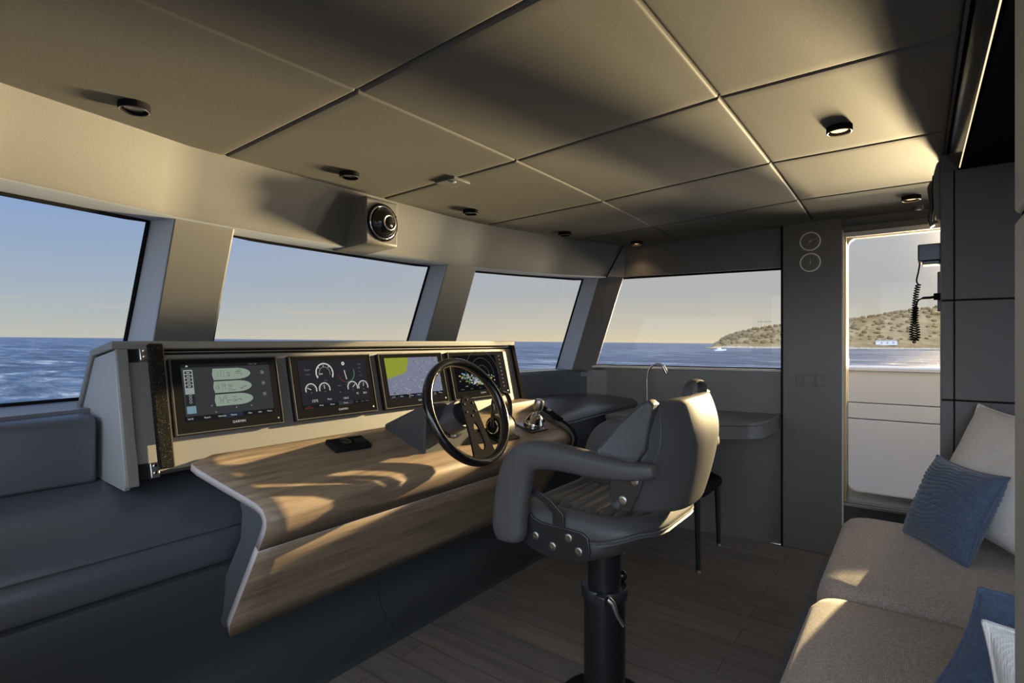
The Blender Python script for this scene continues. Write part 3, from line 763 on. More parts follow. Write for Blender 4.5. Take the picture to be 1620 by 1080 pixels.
# ------------------------------------------------------------------ helm chair
hc = thing('helm_chair', 'dark grey leather helm chair with padded arms on a black pedestal', 'chair', (1.75, .90, 0))
PC = Matrix.Translation((1.75, .90, 0))
mb = MB(); mb.m = PC; mb.lathe([(.16, 0), (.16, .012), (.15, .018), (.0735, .022), (.0735, .40)], 40); ped = obj('pedestal', mb, M['blackmetal'], hc)
mb = MB(); mb.m = PC; mb.lathe([(.0738, .385), (.083, .388), (.083, .418), (.079, .424), (.062, .424)], 40); obj('collar', mb, M['gunmetal'], ped)
mb = MB(); mb.m = PC; mb.lathe([(.059, .36), (.059, .60)], 36); obj('upper_post', mb, M['blackmetal'], hc)
cl = V(1.75, .90, .40)
dirl = V(-.80, -.30, 0).normalized()
mb = MB(); p0 = cl + dirl * .085 + V(0, 0, .012); mb.box(p0.x - .017, p0.x + .017, p0.y - .02, p0.y + .02, .388, .424); obj('clamp_block', mb, M['gunmetal'], ped, bevel=.005)
side = V(.30, -.80, 0).normalized()
mb = MB(); q0 = p0 + side * .022; mb.tube([q0, q0 + side * .012 + V(.0, -.005, -.012), q0 + side * .03 + V(0, 0, -.05), q0 + side * .052 + V(.0, 0, -.085)], [.012, .011, .0075, .007], 10); obj('clamp_lever', mb, M['steel'], ped)
mb = MB(); kb = cl + V(.068, -.035, .042); mb.tube([kb + V(-.02, .03, .035), kb + V(-.004, .008, .008)], .005, 8); obj('knob_stem', mb, M['steel'], hc)
mb = MB(); mb.ball(kb, .021); obj('knob', mb, M['gloss'], hc)

# seat: underside shell, bolstered cushion, pleated insert
def seat_ring(z, gx0, gx1, gy0, gy1, r=.07, n=6, lift=0):
    P = []
    q = min(r + .085, (gy1 - gy0) * .6)
    for cx, cy, a, r_ in ((gx1 - r, gy1 - r, 0, r), (gx0 + r, gy1 - r, 90, r), (gx0 + q, gy0 + q, 180, q), (gx1 - q, gy0 + q, 270, q)):
        for k in range(n + 1):
            t = math.radians(a + 90 * k / n); y = cy + r_ * math.sin(t)
            P.append((cx + r_ * math.cos(t), y, z + lift * ((y - .84) / .26) ** 2))
    return P
def seat_under(z, *a):
    return [(x, y, z + min(.085, .10 * max(0, (.90 - y) / .26) ** 1.4) * (1 if z < .63 else .75) + .03 * max(0, (y - .92) / .18) ** 2) for x, y, z in seat_ring(z, *a)]
mb = MB()
mb.rings([seat_under(.560, 1.60, 1.90, .76, 1.00, .06), seat_under(.578, 1.54, 1.96, .70, 1.05, .07), seat_under(.61, 1.495, 2.005, .648, 1.09, .08), seat_under(.640, 1.482, 2.018, .622, 1.108, .08), seat_under(.650, 1.487, 2.013, .628, 1.104, .08)])
obj('seat_pan', mb, M['helm'], hc, smooth=60)
mb = MB()
mb.rings([seat_under(.652, 1.486, 2.014, .626, 1.106, .08), [(x, y, max(z, zz_)) for (x, y, z), (_, _, zz_) in zip(seat_ring(.695, 1.480, 2.020, .620, 1.112, .085), seat_under(.664, 1.486, 2.014, .626, 1.106, .085))], seat_ring(.728, 1.488, 2.012, .628, 1.106, .085), seat_ring(.744, 1.505, 1.995, .645, 1.092, .08), seat_ring(.748, 1.53, 1.97, .665, 1.075, .07), seat_ring(.738, 1.562, 1.938, .69, 1.055, .06), seat_ring(.705, 1.575, 1.925, .70, 1.045, .05)])
seat = obj('seat', mb, M['helm'], hc, smooth=70)
mb = MB()
def pl(i, j):
    x = 1.568 + (1.932 - 1.568) * i / 10; y = .690 + (1.055 - .690) * j / 70
    ph = (j / 70 * 7) % 1
    e = min(i, 10 - i) / 10
    return (x, y, .722 + .022 * (1 - abs(2 * ph - 1) ** 3.5) - (.012 if e == 0 else 0))
mb.grid(pl, 11, 71); obj('pleated_insert', mb, M['helm'], seat, smooth=80)
for dz, r in ((.652, .0035),):
    mb = MB(); mb.tube([Vector(p) for p in seat_under(dz, 1.483, 2.017, .623, 1.109, .08)], r, 6, closed=True); obj('piping', mb, M['helm'], seat)

def arm(sx):
    x = 1.75 + sx * .30
    path = catmull([(x, 1.098, .625), (x, 1.100, .70), (x, 1.085, .80), (x, 1.062, .875), (x, 1.025, .918), (x, .965, .934), (x, .86, .932), (x, .75, .925), (x, .66, .926), (x, .585, .936)], 4)
    n = len(path); R = []
    for i in range(n):
        t = i / (n - 1)
        a = lerp_table([(0, .045), (.06, .066), (.3, .064), (.45, .053), (.62, .043), (.8, .036), (.93, .026), (1, .020)], t)
        b = lerp_table([(0, .026), (.06, .036), (.45, .040), (.7, .040), (.9, .032), (1, .022)], t)
        R.append((a, b))
    mb = MB(); mb.tube(path, R, 20, up=(0, -1, 0), sq=.74); o = obj('arm_pad', mb, M['helm'], hc, smooth=70)
    m = o.modifiers.new('sub', 'SUBSURF'); m.levels = 1; m.render_levels = 1
    xo = 1.75 + sx * .272
    pts = [(1.085, .665), (1.045, .735), (1.02, .712), (.985, .703), (.90, .704), (.835, .701), (.815, .688), (.808, .645), (.815, .62), (.835, .608), (.93, .592), (1.0, .60), (1.05, .615)]
    mb = MB(); mb.prism([(y, z) for y, z in pts], xo - .004, xo + .004); sp = obj('side_plate', mb, M['gunmetal'], hc, bevel=.003)
    for y, z in ((1.012, .655), (.945, .635), (.885, .675), (.848, .640)):
        mb = MB(); mb.m = Matrix.Translation((xo + sx * .004, y, z)) @ Matrix.Rotation(sx * PI / 2, 4, 'Y'); mb.lathe([(.0135, 0), (.0135, .003), (.010, .005), (.005, .0045), (.004, .002)], 16); obj('bolt', mb, M['steel'], sp)
    mb = MB(); mb.prism([(.945, .700), (.90, .700), (.905, .745), (.955, .785), (1.03, .815), (1.04, .797), (.985, .772), (.947, .742)], xo - .004, xo + .004); obj('stay', mb, M['gunmetal'], hc, bevel=.002)
    xr = 1.75 + sx * .285
    mb = MB(); mb.prism([(.735, .895), (.69, .925), (.622, .93), (.640, .86), (.668, .80), (.69, .795), (.715, .812), (.735, .84)], xr - .004, xr + .004); rp = obj('rear_plate', mb, M['gunmetal'], hc, bevel=.004)
    for y, z in ((.655, .895), (.692, .832)):
        mb = MB(); mb.m = Matrix.Translation((xr + sx * .004, y, z)) @ Matrix.Rotation(sx * PI / 2, 4, 'Y'); mb.lathe([(.0135, 0), (.0135, .003), (.010, .005), (.005, .0045), (.004, .002)], 16); obj('bolt', mb, M['steel'], rp)
arm(-1); arm(1)

# backrest shell: wrapped around the sitter, reclined
def back_pt(s, t, inset=0):
    z = .762 + (.378 - .016 * abs(s) ** 3) * t + (.030 * (abs(s) ** 2) if t < .5 else 0) * (1 - 2 * min(t, .5))
    w = .305 - .012 * t - .035 * max(0, t - .75) / .25 * abs(s) - inset
    y = .512 + .105 * abs(s) ** 2.6 + .065 * (1 - t) ** 2 + .045 * abs(s) ** 3 * max(0, .75 - t) / .75 + .045 * max(0, t - .6) ** 1.5 / .25
    return V(1.75 + w * s, y, z)
mb = MB(); mb.grid(lambda i, j: back_pt(-1 + 2 * i / 20, j / 12), 21, 13)
bk = obj('backrest', mb, M['helm'], hc, smooth=80)
sm = bk.modifiers.new('thick', 'SOLIDIFY'); sm.thickness = .075; sm.offset = -1
if sum(p.normal.y * p.area for p in bk.data.polygons) > 0: bk.data.flip_normals()
sb = bk.modifiers.new('sub', 'SUBSURF'); sb.levels = 2; sb.render_levels = 2
for sx in (-1, 1):
    mb = MB(); outl = [(.768, .972), (.758, .960), (.70, .952), (.64, .955), (.618, .99), (.612, 1.07), (.606, 1.118), (.622, 1.130), (.645, 1.120), (.71, 1.052)]
    R = []
    for dx, k in ((.302, .90), (.312, 1), (.288, 1.02), (.245, .97)):
        c = V(0, .66, 1.04)
        R.append([(1.75 + sx * (dx - .30 * max(0, z - .97) * (1 if dx > .25 else .7)), c.y + (y - c.y) * k, c.z + (z - c.z) * k) for y, z in outl])
    mb.rings(R); o = obj('wing', mb, M['helm'], bk, smooth=60); o.modifiers.new('b', 'BEVEL').width = .018; o.modifiers['b'].segments = 4
# grab loop on the crown and stitched seams on the back
mb = MB(); mb.tube(catmull([(1.70, .585, 1.125), (1.72, .585, 1.155), (1.78, .582, 1.172), (1.85, .585, 1.158), (1.875, .59, 1.122)], 6), [(.004, .016)] * 25, 8, up=(0, 0, 1)); lp = obj('grab_loop', mb, M['helm'], hc)
for s in (-.90,):
    mb = MB(); mb.tube([back_pt(s * (1 - .10 * t), .04 + .90 * t) + V(0, .0005, 0) for t in xs(0, 1, 16)], .0022, 6); obj('seam', mb, M['helm'], bk)

# ------------------------------------------------------------------ stool at the chart desk
st = thing('stool', 'black low backed stool half hidden behind the helm chair at the desk', 'chair', (3.28, 1.22, 0))
mb = MB(); mb.rings([seat_ring(.40, 3.05, 3.54, .98, 1.46, .06), seat_ring(.42, 3.03, 3.56, .96, 1.48, .07), seat_ring(.45, 3.03, 3.56, .96, 1.48, .07), seat_ring(.47, 3.06, 3.53, .99, 1.45, .06)]); obj('seat', mb, M['black'], st, smooth=60)
for x, y in ((3.05, .982), (3.535, 1.009), (3.05, 1.44), (3.535, 1.44)):
    mb = MB(); mb.tube([(x, y, 0), (x + (3.28 - x) * .04, y + (1.22 - y) * .04, .41)], [.0125, .018], 12); l = obj('leg', mb, M['blackmetal'], st)
    mb = MB(); mb.m = Matrix.Translation((x, y, 0)); mb.lathe([(.014, 0), (.014, .012), (.012, .014)], 12); obj('foot_cap', mb, M['steel'], l)
mb = MB(); mb.grid(lambda i, j: (3.085 - .05 * (j / 4) + .05 * (abs(i - 6) / 6) ** 2, 1.0 + .44 * i / 12, .45 + .28 * j / 4), 13, 5); o = obj('backrest', mb, M['black'], st); o.modifiers.new('s', 'SOLIDIFY').thickness = .03

# chart desk on the starboard wall, reading light
dk = thing('chart_desk', 'dark wall mounted chart desk with rounded front beside the column', 'desk', (3.5, 1.1, .74))
dp = [(WX(.695) - .006, .695), (3.42, .700), (3.36, .712), (3.31, .735), (3.265, .775), (3.20, .88), (3.15, 1.0), (3.11, 1.2), (3.09, 1.45), (3.09, 1.585), (3.62, 1.60), (WX(1.5) - .006, 1.5)]
mb = MB(); mb.prism(dp, .812, .836, 'z'); obj('top', mb, M['wall'], dk, bevel=.006)
mb = MB(); mb.prism([(x + .012 if k not in (0, 11) else x, y + (.006 if y < .8 else 0)) for k, (x, y) in enumerate(dp)], .735, .812, 'z'); obj('apron', mb, M['wall'], dk, bevel=.004)
rl = thing('reading_light', 'chrome gooseneck reading light standing on the chart desk', 'lamp', (3.60, 1.52, .836))
mb = MB(); mb.m = Matrix.Translation((3.60, 1.52, .836)); mb.lathe([(.022, 0), (.022, .008), (.008, .014), (.006, .03)], 20); obj('base', mb, M['chrome'], rl)
mb = MB(); mb.tube(catmull([(3.60, 1.52, .86), (3.60, 1.52, .95), (3.60, 1.518, 1.04), (3.60, 1.50, 1.105), (3.60, 1.46, 1.14), (3.60, 1.42, 1.142), (3.60, 1.395, 1.122)], 6), .0065, 10); obj('gooseneck', mb, M['chrome'], rl)
mb = MB(); mb.tube([(3.60, 1.40, 1.128), (3.60, 1.375, 1.080)], .011, 12); obj('lamp_head', mb, M['chrome'], rl)

# ------------------------------------------------------------------ sofa with cushions
so = thing('sofa', 'taupe woven sofa along the right with two seat cushions', 'sofa', (1.9, -.3, 0))
for a, b in ((.45, 1.10), (1.104, 1.95), (1.954, 2.80)):
    mb = MB(); mb.prism([(-1.2, 0), (.31, 0), (.345, .26), (.33, .33), (-1.2, .33)], a, b); obj('base_panel', mb, M['sofabase'], so, bevel=.012)
def cushion(x0, x1, y0, y1, z0, z1, r):
    n = 8
    def ring(d, z, dz=0):
        P = []
        rr = max(r - d, .01)
        for cx, cy, a in ((x1 - d - rr, y1 - d - rr, 0), (x0 + d + rr, y1 - d - rr, 90), (x0 + d + rr, y0 + d + rr, 180), (x1 - d - rr, y0 + d + rr, 270)):
            for k in range(n + 1):
                t = math.radians(a + 90 * k / n); P.append((cx + rr * math.cos(t), cy + rr * math.sin(t), z))
        return P
    mb = MB(); h = z1 - z0
    mb.rings([ring(.03, z0), ring(.008, z0 + .02), ring(0, z0 + h * .45), ring(.003, z0 + h * .7), ring(.012, z0 + h * .86), ring(.032, z0 + h * .96), ring(.07, z1), ring(.16, z1 + .008), ring(.24, z1 + .01)])
    return obj('seat_cushion', mb, M['sofa'], so, smooth=80)
cushion(1.885, 2.80, -.85, .262, .332, .55, .12)
cushion(.90, 1.880, -.85, .262, .332, .55, .10)
mb = MB(); mb.prism([(-1.2, .34), (-.60, .34), (-.68, .92), (-.72, .95), (-1.0, .95), (-1.2, .9)], .9, 2.80); obj('back_cushion', mb, M['sofa'], so, bevel=.03)
def pillow(name, label, mat, c, u, v, w, h, th, pleat=0, seed=0, cat='cushion', pinch=.10, skew=False):
    u = Vector(u).normalized(); v = Vector(v); v = (v if skew else v - u * v.dot(u)).normalized(); n = u.cross(v).normalized(); c = Vector(c)
    N = 44; K = 140 if pleat else 44
    def pt(a, b, sgn):
        ea, eb = max(0, 1 - abs(a) ** 2.6), max(0, 1 - abs(b) ** 2.6)
        t = th / 2 * (ea ** .5) * (eb ** .5) * (1 + .10 * noise.noise((a * 1.7, b * 1.7, seed + sgn)))
        px = a * w / 2 * (1 - pinch * (1 - b * b)) ; py = b * h / 2 * (1 - pinch * (1 - a * a))
        d = 0
        if pleat:
            fade = min(1, 1.2 * (ea * eb) ** .7)
            ph = b * pleat + 1.5 * noise.noise((a * 1.1, b * 1.4, seed)) + .5 * noise.noise((a * 3.1, b * 3.5, seed + 7)) + .8 * a * a - .5 * a
            d = (abs(math.sin(PI * ph)) ** .55 - .6) * .019 * fade * (.55 + .8 * abs(noise.noise((a * 2.2 + 5, b * 3, seed + 3))))
        else:
            d = .006 * noise.noise((a * 3 + seed, b * 3, 1)) * (ea * eb) ** .5
            r = (abs(a) ** 3 * abs(b) ** 3); d -= .004 * math.sin(14 * math.atan2(b, a)) * r
        return c + u * px + v * py + n * sgn * (t + d)
    q = lambda k: math.sin((k / (N - 1) - .5) * PI * .97) / math.sin(.5 * PI * .97)
    qk = lambda k: math.sin((k / (K - 1) - .5) * PI * .97) / math.sin(.5 * PI * .97)
    mb = MB(); F = [[mb.v(pt(q(i), qk(j), 1)) for j in range(K)] for i in range(N)]
    B = [[F[i][j] if i in (0, N - 1) or j in (0, K - 1) else mb.v(pt(q(i), qk(j), -1)) for j in range(K)] for i in range(N)]
    for i in range(N - 1):
        for j in range(K - 1):
            mb.face([F[i][j], F[i + 1][j], F[i + 1][j + 1], F[i][j + 1]]); mb.face([B[i][j + 1], B[i + 1][j + 1], B[i + 1][j], B[i][j]])
    t = thing(name, label, cat, c - v * h / 2)
    obj('cover', mb, mat, t, smooth=180)
    mb = MB(); ed = [(q(i), -1) for i in range(N)] + [(1, q(i)) for i in range(1, N)] + [(q(i), 1) for i in range(N - 2, -1, -1)] + [(-1, q(i)) for i in range(N - 2, 0, -1)]
    mb.tube([pt(a, b, 0) for a, b in ed], .0045, 6, closed=True); obj('piping', mb, mat, t)
    return t
# far pleated cushion leaning on a pale one in the corner; a near pleated one standing on edge with a pale one before it
bl, br = V(2.595, .035, .565), V(2.31, -.13, .565); tl = V(2.655, -.065, .845)
pillow('throw_cushion', 'pleated blue cushion leaning on the pale pillow at the far end', M['blue'], (bl + br) / 2 + (tl - bl) / 2, br - bl, tl - bl, .35, .33, .13, 9, 2)
pillow('scatter_pillow', 'large pale linen pillow leaning in the far corner against the partition', M['pale'], V(2.53, -.25, .825), V(-.46, -.30, 0), V(.06, -.19, .44), .56, .50, .14, 0, 5, pinch=.13, skew=True)
pillow('throw_cushion', 'pleated blue cushion standing edge on at the near end of the sofa', M['blue'], V(1.415, -.215, .690), V(.16, -1, .02), V(.02, -.36, 1), .33, .275, .15, 9, 9, skew=True)
pillow('scatter_pillow', 'pale linen pillow cut off by the lower right corner of the photo', M['pale'], V(1.13, -.265, .70), V(.12, -1, 0), V(.1, -.22, 1), .36, .32, .13, 0, 11)

# ------------------------------------------------------------------ searchlight eye on the header
se = thing('header_camera', 'boxed header unit with a big chrome ringed glass eye', 'camera', (1.70, 2.17, 1.76))
mb = MB(); mb.prism([(2.36, 1.758), (2.098, 1.770), (2.088, 1.778), (2.088, 1.985), (2.098, 1.995), (2.36, 2.0)], 1.622, 1.815); obj('housing', mb, M['leather'], se, bevel=.006)
EM = Matrix.Translation((1.7185, 2.088, 1.880)) @ Matrix.Rotation(PI / 2, 4, 'X')
mb = MB(); mb.m = EM; mb.lathe([(.092, -.003), (.092, .006), (.086, .009), (.082, .004), (.074, .004), (.072, -.003)], 40); obj('flange', mb, M['black'], se)
mb = MB(); mb.m = EM; mb.tube([(.078 * math.cos(a), .078 * math.sin(a), .006) for a in xs(0, 2 * PI * 39 / 40, 40)], .006, 10, closed=True); obj('chrome_ring', mb, M['chrome'], se)
mb = MB(); mb.m = EM; mb.lathe([(.071, -.002)] + [(.071 * math.cos(a), .06 * math.sin(a)) for a in xs(.08, PI / 2 - .03, 10)], 36); obj('eye', mb, M['gloss'], se)
mb = MB(); mb.m = EM; mb.tube([(.034 * math.cos(a), .034 * math.sin(a) - .006, .054) for a in xs(0, 2 * PI * 23 / 24, 24)], .004, 8, closed=True); obj('lens_ring', mb, M['steel'], se)
for a in (-PI / 2, .5, 2.6):
    mb = MB(); mb.m = EM @ Matrix.Translation((.088 * math.cos(a), .088 * math.sin(a), .008)); mb.lathe([(.005, 0), (.005, .002), (.002, .003)], 10); obj('screw', mb, M['black'], se)

# ------------------------------------------------------------------ ceiling fittings
def downlight(x, y, label, lit, r=.042, power=0):
    z = CZ(x, y)
    t = thing('downlight', label, 'ceiling light', (x, y, z), 'ceiling downlights')
    F = Matrix.Translation((x, y, z)) @ Matrix.Rotation(PI, 4, 'X')
    mb = MB(); mb.m = F; mb.lathe([(r, -.004), (r, .018), (r - .003, .021), (r - .007, .020), (r - .008, .010), (r - .012, .007), (r - .012, -.004)], 32); obj('ring', mb, M['black'] if r > .03 else M['steel'], t)
    mb = MB(); mb.m = F; mb.tube([((r - .004) * math.cos(a), (r - .004) * math.sin(a), .020) for a in xs(0, 2 * PI * 31 / 32, 32)], .0022, 6, closed=True); obj('rim', mb, M['steel'], t)
    mb = MB(); mb.m = F; mb.lathe([(r - .011, .006), (r - .014, .012), (.006, .014)], 24); obj('lens', mb, M['lens'] if lit else M['lensoff'], t)
    if power:
        L = bpy.data.lights.new('downlight_lamp', 'SPOT'); L.energy = power; L.color = (1, .68, .38); L.spot_size = 1.9; L.spot_blend = .8; L.shadow_soft_size = .02
        lo = bpy.data.objects.new('downlight_lamp', L); COL.objects.link(lo); lo.location = (x, y, z - .036)
    return t
downlight(.614, 1.90, 'unlit downlight nearest the left edge above the first window', False)
downlight(1.441, 1.97, 'unlit downlight left of the header camera', False)
downlight(2.252, 1.985, 'unlit downlight just right of the square ceiling plate', False)
downlight(3.034, 1.85, 'unlit downlight second from the starboard corner', False)
downlight(3.56, 1.58, 'small lit downlight in the starboard forward corner', True, power=2)
downlight(2.295, .226, 'glowing downlight in the sunlit ceiling panel nearest the gloss fascia', True, power=3)
downlight(3.48, .022, 'lit downlight over the side door near the phone cradle', True, power=1)
downlight(3.70, -.012, 'tiny lit spot nearest the top of the side door', True, r=.024)
zz = CZ(1.831, 1.717)
pt = thing('ceiling_sensor', 'square grey plate with a white spot on a ceiling seam', 'sensor', (1.831, 1.717, zz))
mb = MB(); mb.box(1.765, 1.875, 1.655, 1.775, zz - .010, zz + .004); obj('plate', mb, M['panel'], pt, bevel=.003)
mb = MB(); mb.m = Matrix.Translation((1.80, 1.69, zz - .010)) @ Matrix.Rotation(PI, 4, 'X'); mb.lathe([(.012, 0), (.012, .003), (.006, .005)], 16); obj('spot', mb, M['white'], pt)['label'] = 'white spot'

# ------------------------------------------------------------------ column instruments and switches
def gauge(z, label, hands):
    t = thing('wall_gauge', label, 'gauge', (3.765, .525, z), 'gauges on the column')
    F = Matrix.Translation((3.765, .525, z)) @ Matrix(((0, 0, -1, 0), (-1, 0, 0, 0), (0, 1, 0, 0), (0, 0, 0, 1)))
    mb = MB(); mb.m = F; mb.lathe([(.052, -.002), (.052, .006), (.050, .008)], 36); obj('dial', mb, M['wall'], t)
    mb = MB(); mb.m = F; mb.tube([(.0545 * math.cos(a), .0545 * math.sin(a), .006) for a in xs(0, 2 * PI * 47 / 48, 48)], .0042, 8, closed=True); obj('ring', mb, M['ring'], t)
    for k in range(12):
        a = k * PI / 6; mb = MB(); mb.m = F @ Matrix.Rotation(a, 4, 'Z'); mb.box(.040, .046, -.0009, .0009, .0078, .0086); obj('tick', mb, M['steel'], t, smooth=0)
    for a, l in hands:
        mb = MB(); mb.m = F @ Matrix.Rotation(a, 4, 'Z'); mb.prism([(-.008, -.0018), (l, -.0008), (l, .0008), (-.008, .0018)], .0085, .0095, 'z'); obj('hand', mb, M['whitetrim'], t, smooth=0)
    mb = MB(); mb.m = F; mb.lathe([(.004, .008), (.004, .0105), (.002, .011)], 12); obj('hub', mb, M['whitetrim'], t)
    return t
gauge(1.918, 'upper round white rimmed gauge on the column', [(.35, .040), (-2.2, .018)])
gauge(1.788, 'lower round white rimmed gauge on the column', [(1.62, .030), (-1.5, .012)])
for y0, y1, label in ((.575, .605, 'narrow switch plate on the column below the gauges'), (.50, .565, 'wide switch plate in the middle of the row on the column'), (.445, .495, 'switch plate nearest the door on the column')):
    t = thing('switch_plate', label, 'switch', (3.765, (y0 + y1) / 2, 1.03), 'switch plates on the column')
    mb = MB(); mb.box(3.7585, 3.767, y0, y1, 1.022, 1.098); obj('plate', mb, M['wall'], t, bevel=.002)
    mb = MB(); mb.box(3.756, 3.7595, y0 + .006, y1 - .006, 1.032, 1.088); obj('rocker', mb, M['wall'], t, bevel=.0015, seg=2)

# ------------------------------------------------------------------ radio gear on the wall run beside the door
vh = thing('radio_handset', 'grey radio box with hanging coiled cord beside the doorway', 'radio', (2.95, -.04, 1.63))
mb = MB(); mb.box(2.88, 2.98, -.084, -.004, 1.642, 1.714); obj('box', mb, M['gunmetal'], vh, bevel=.005)
mb = MB(); mb.box(2.89, 2.97, -.08, -.02, 1.628, 1.643); obj('cradle', mb, M['gunmetal'], vh, bevel=.003)
pth = catmull([(2.92, -.012, 1.642), (2.92, -.006, 1.60), (2.92, .000, 1.565), (2.92, -.006, 1.545)], 6)
main = catmull([(2.92, -.006, 1.548), (2.92, .002, 1.50), (2.92, .007, 1.44), (2.92, .0095, 1.40), (2.92, .0155, 1.355), (2.92, .014, 1.315), (2.92, .006, 1.302), (2.92, -.002, 1.318), (2.92, -.002, 1.355), (2.92, .004, 1.40), (2.92, .002, 1.45)], 8)
coil = []
acc = 0
for i in range(len(main) - 1):
    a, b = main[i], main[i + 1]; tdir = (b - a).normalized(); l = (b - a).length
    nx = V(1, 0, 0); ny = tdir.cross(nx)
    for k in range(10):
        t = k / 10; ph = 2 * PI * (acc + l * t) / .0105
        coil.append(a.lerp(b, t) + (nx * math.cos(ph) + ny * math.sin(ph)) * .0085)
    acc += l
mb = MB(); mb.tube(pth, .003, 8); obj('lead', mb, M['black'], vh)
mb = MB(); mb.tube(coil, .0026, 6); obj('coiled_cord', mb, M['black'], vh)
mb = MB(); mb.tube(catmull([(2.92, .002, 1.45), (2.92, -.004, 1.475), (2.92, -.022, 1.487), (2.92, -.045, 1.488), (2.92, -.07, 1.492)], 5), [.003] * 10 + [.0055] * 11, 8); obj('lead', mb, M['black'], vh)
mb = MB(); mb.box(2.90, 2.94, -.084, -.058, 1.478, 1.505); obj('socket', mb, M['black'], vh, bevel=.003)
mb = MB(); mb.box(2.945, 2.995, -.084, -.072, 1.43, 1.60); tag(obj('cradle_plate', mb, M['gunmetal'], loc=(2.97, -.075, 1.5), bevel=.004), 'slim metal cradle plate behind the coiled cord', 'wall plate')
sk = thing('wall_speaker', 'dark rounded speaker mounted high beside the doorway', 'speaker', (2.9, -.07, 1.9))
mb = MB(); mb.prism([(-.084, 1.80), (-.068, 1.815), (-.058, 1.85), (-.055, 1.93), (-.058, 2.01), (-.068, 2.05), (-.084, 2.06)], 2.865, 2.935); obj('cabinet', mb, M['panel'], sk, bevel=.008)
mb = MB(); mb.box(2.872, 2.928, -.060, -.053, 1.86, 2.0); obj('grille', mb, M['granular'], sk, bevel=.003)
hb = thing('handset', 'black handset hanging high behind the speaker at the doorway', 'handset', (2.965, -.05, 1.85))
mb = MB(); mb.tube(catmull([(2.965, -.055, 1.99), (2.965, -.046, 1.965), (2.965, -.053, 1.90), (2.965, -.047, 1.825), (2.965, -.056, 1.80)], 5), [(.009, .018)] * 21, 10, up=(0, -1, 0)); obj('grip', mb, M['gunmetal'], hb)
mb = MB(); mb.box(2.945, 2.99, -.084, -.064, 1.83, 1.94); obj('holder', mb, M['steel'], hb, bevel=.004)

# ------------------------------------------------------------------ outside: side deck, bulwark, sea, headland
mb = MB(); mb.box(3.93, 4.76, -4, 5, .06, .10); struct('floor_side_deck', mb, M['white'], 'white side deck outside the door')
bw = thing('bulwark', 'white bulwark along the side deck outside the door', 'bulwark', (4.78, .5, .1))
zb = [(.08, .722), (.728, .842), (.848, 1.085)]
for a, b in zb:
    mb = MB(); mb.box(4.75, 4.85, -4, .80, a, b); obj('panel', mb, M['white'], bw, bevel=.004)
mb = MB(); mb.box(4.80, 4.86, -4, .80, .08, 1.09); obj('core', mb, M['white'], bw)
mb = MB(); mb.prism([(4.735, 1.085), (4.735, 1.104), (4.75, 1.114), (4.90, 1.114), (4.92, 1.104), (4.92, 1.085)], -4, .80, 'y'); obj('cap_rail', mb, M['white'], bw)
mb = MB(); mb.prism([(.80, .08), (.80, 1.085), (.95, 1.0), (2.6, .96), (2.6, .08)], 4.755, 4.85); obj('lower_panel', mb, M['white'], bw, bevel=.004)

TILT = .0088                                    # the boat lists a little against the horizon
def sea_z(x, y): return -5.0 - TILT * (.6015 * x - .7988 * y)
m, n, out = nt('open sea')
tc = nd(n, 'ShaderNodeTexCoord'); mp = nd(n, 'ShaderNodeMapping'); mp.inputs['Rotation'].default_value = (0, 0, math.radians(20)); mp.inputs['Scale'].default_value = (1.0, .38, 1)
n.links.new(tc.outputs['Object'], mp.inputs[0])
w1 = nd(n, 'ShaderNodeTexNoise', Scale=.20, Detail=8.0, Roughness=.70, Distortion=.5); w2 = nd(n, 'ShaderNodeTexNoise', Scale=.035, Detail=3.0, Roughness=.6)
for w in (w1, w2): n.links.new(mp.outputs[0], w.inputs['Vector'])
ad = nd(n, 'ShaderNodeMath', operation='MULTIPLY_ADD'); ad.inputs[1].default_value = .5; n.links.new(w2.outputs['Fac'], ad.inputs[0]); n.links.new(w1.outputs['Fac'], ad.inputs[2])
r = ramp(n, [(.58, (.003, .010, .035)), (.72, (.012, .034, .095)), (.83, (.05, .09, .18)), (.95, (.25, .31, .41))], ad.outputs[0])
b = nd(n, 'ShaderNodeBsdfPrincipled', Roughness=.3); b.inputs['Specular IOR Level'].default_value = .12; b.inputs['IOR'].default_value = 1.33
bp = nd(n, 'ShaderNodeBump', Strength=1.0, Distance=1.6); n.links.new(ad.outputs[0], bp.inputs['Height']); n.links.new(bp.outputs[0], b.inputs['Normal'])
n.links.new(r.outputs[0], b.inputs['Base Color']); n.links.new(b.outputs[0], out.inputs[0]); M['sea'] = m
mb = MB(); Rr = [4, 30, 120, 500, 2000, 8000, 40000]; A_ = 96
P = [[mb.v((rr * math.cos(2 * PI * k / A_), rr * math.sin(2 * PI * k / A_), sea_z(rr * math.cos(2 * PI * k / A_), rr * math.sin(2 * PI * k / A_)))) for k in range(A_)] for rr in Rr]
for a, b_ in zip(P, P[1:]):
    for k in range(A_): mb.face([a[k], a[(k + 1) % A_], b_[(k + 1) % A_], b_[k]])
mb.face(P[0])
tag(obj('sea', mb, M['sea'], smooth=0), 'dark blue open sea with small waves outside the windows', 'sea', kind='stuff')

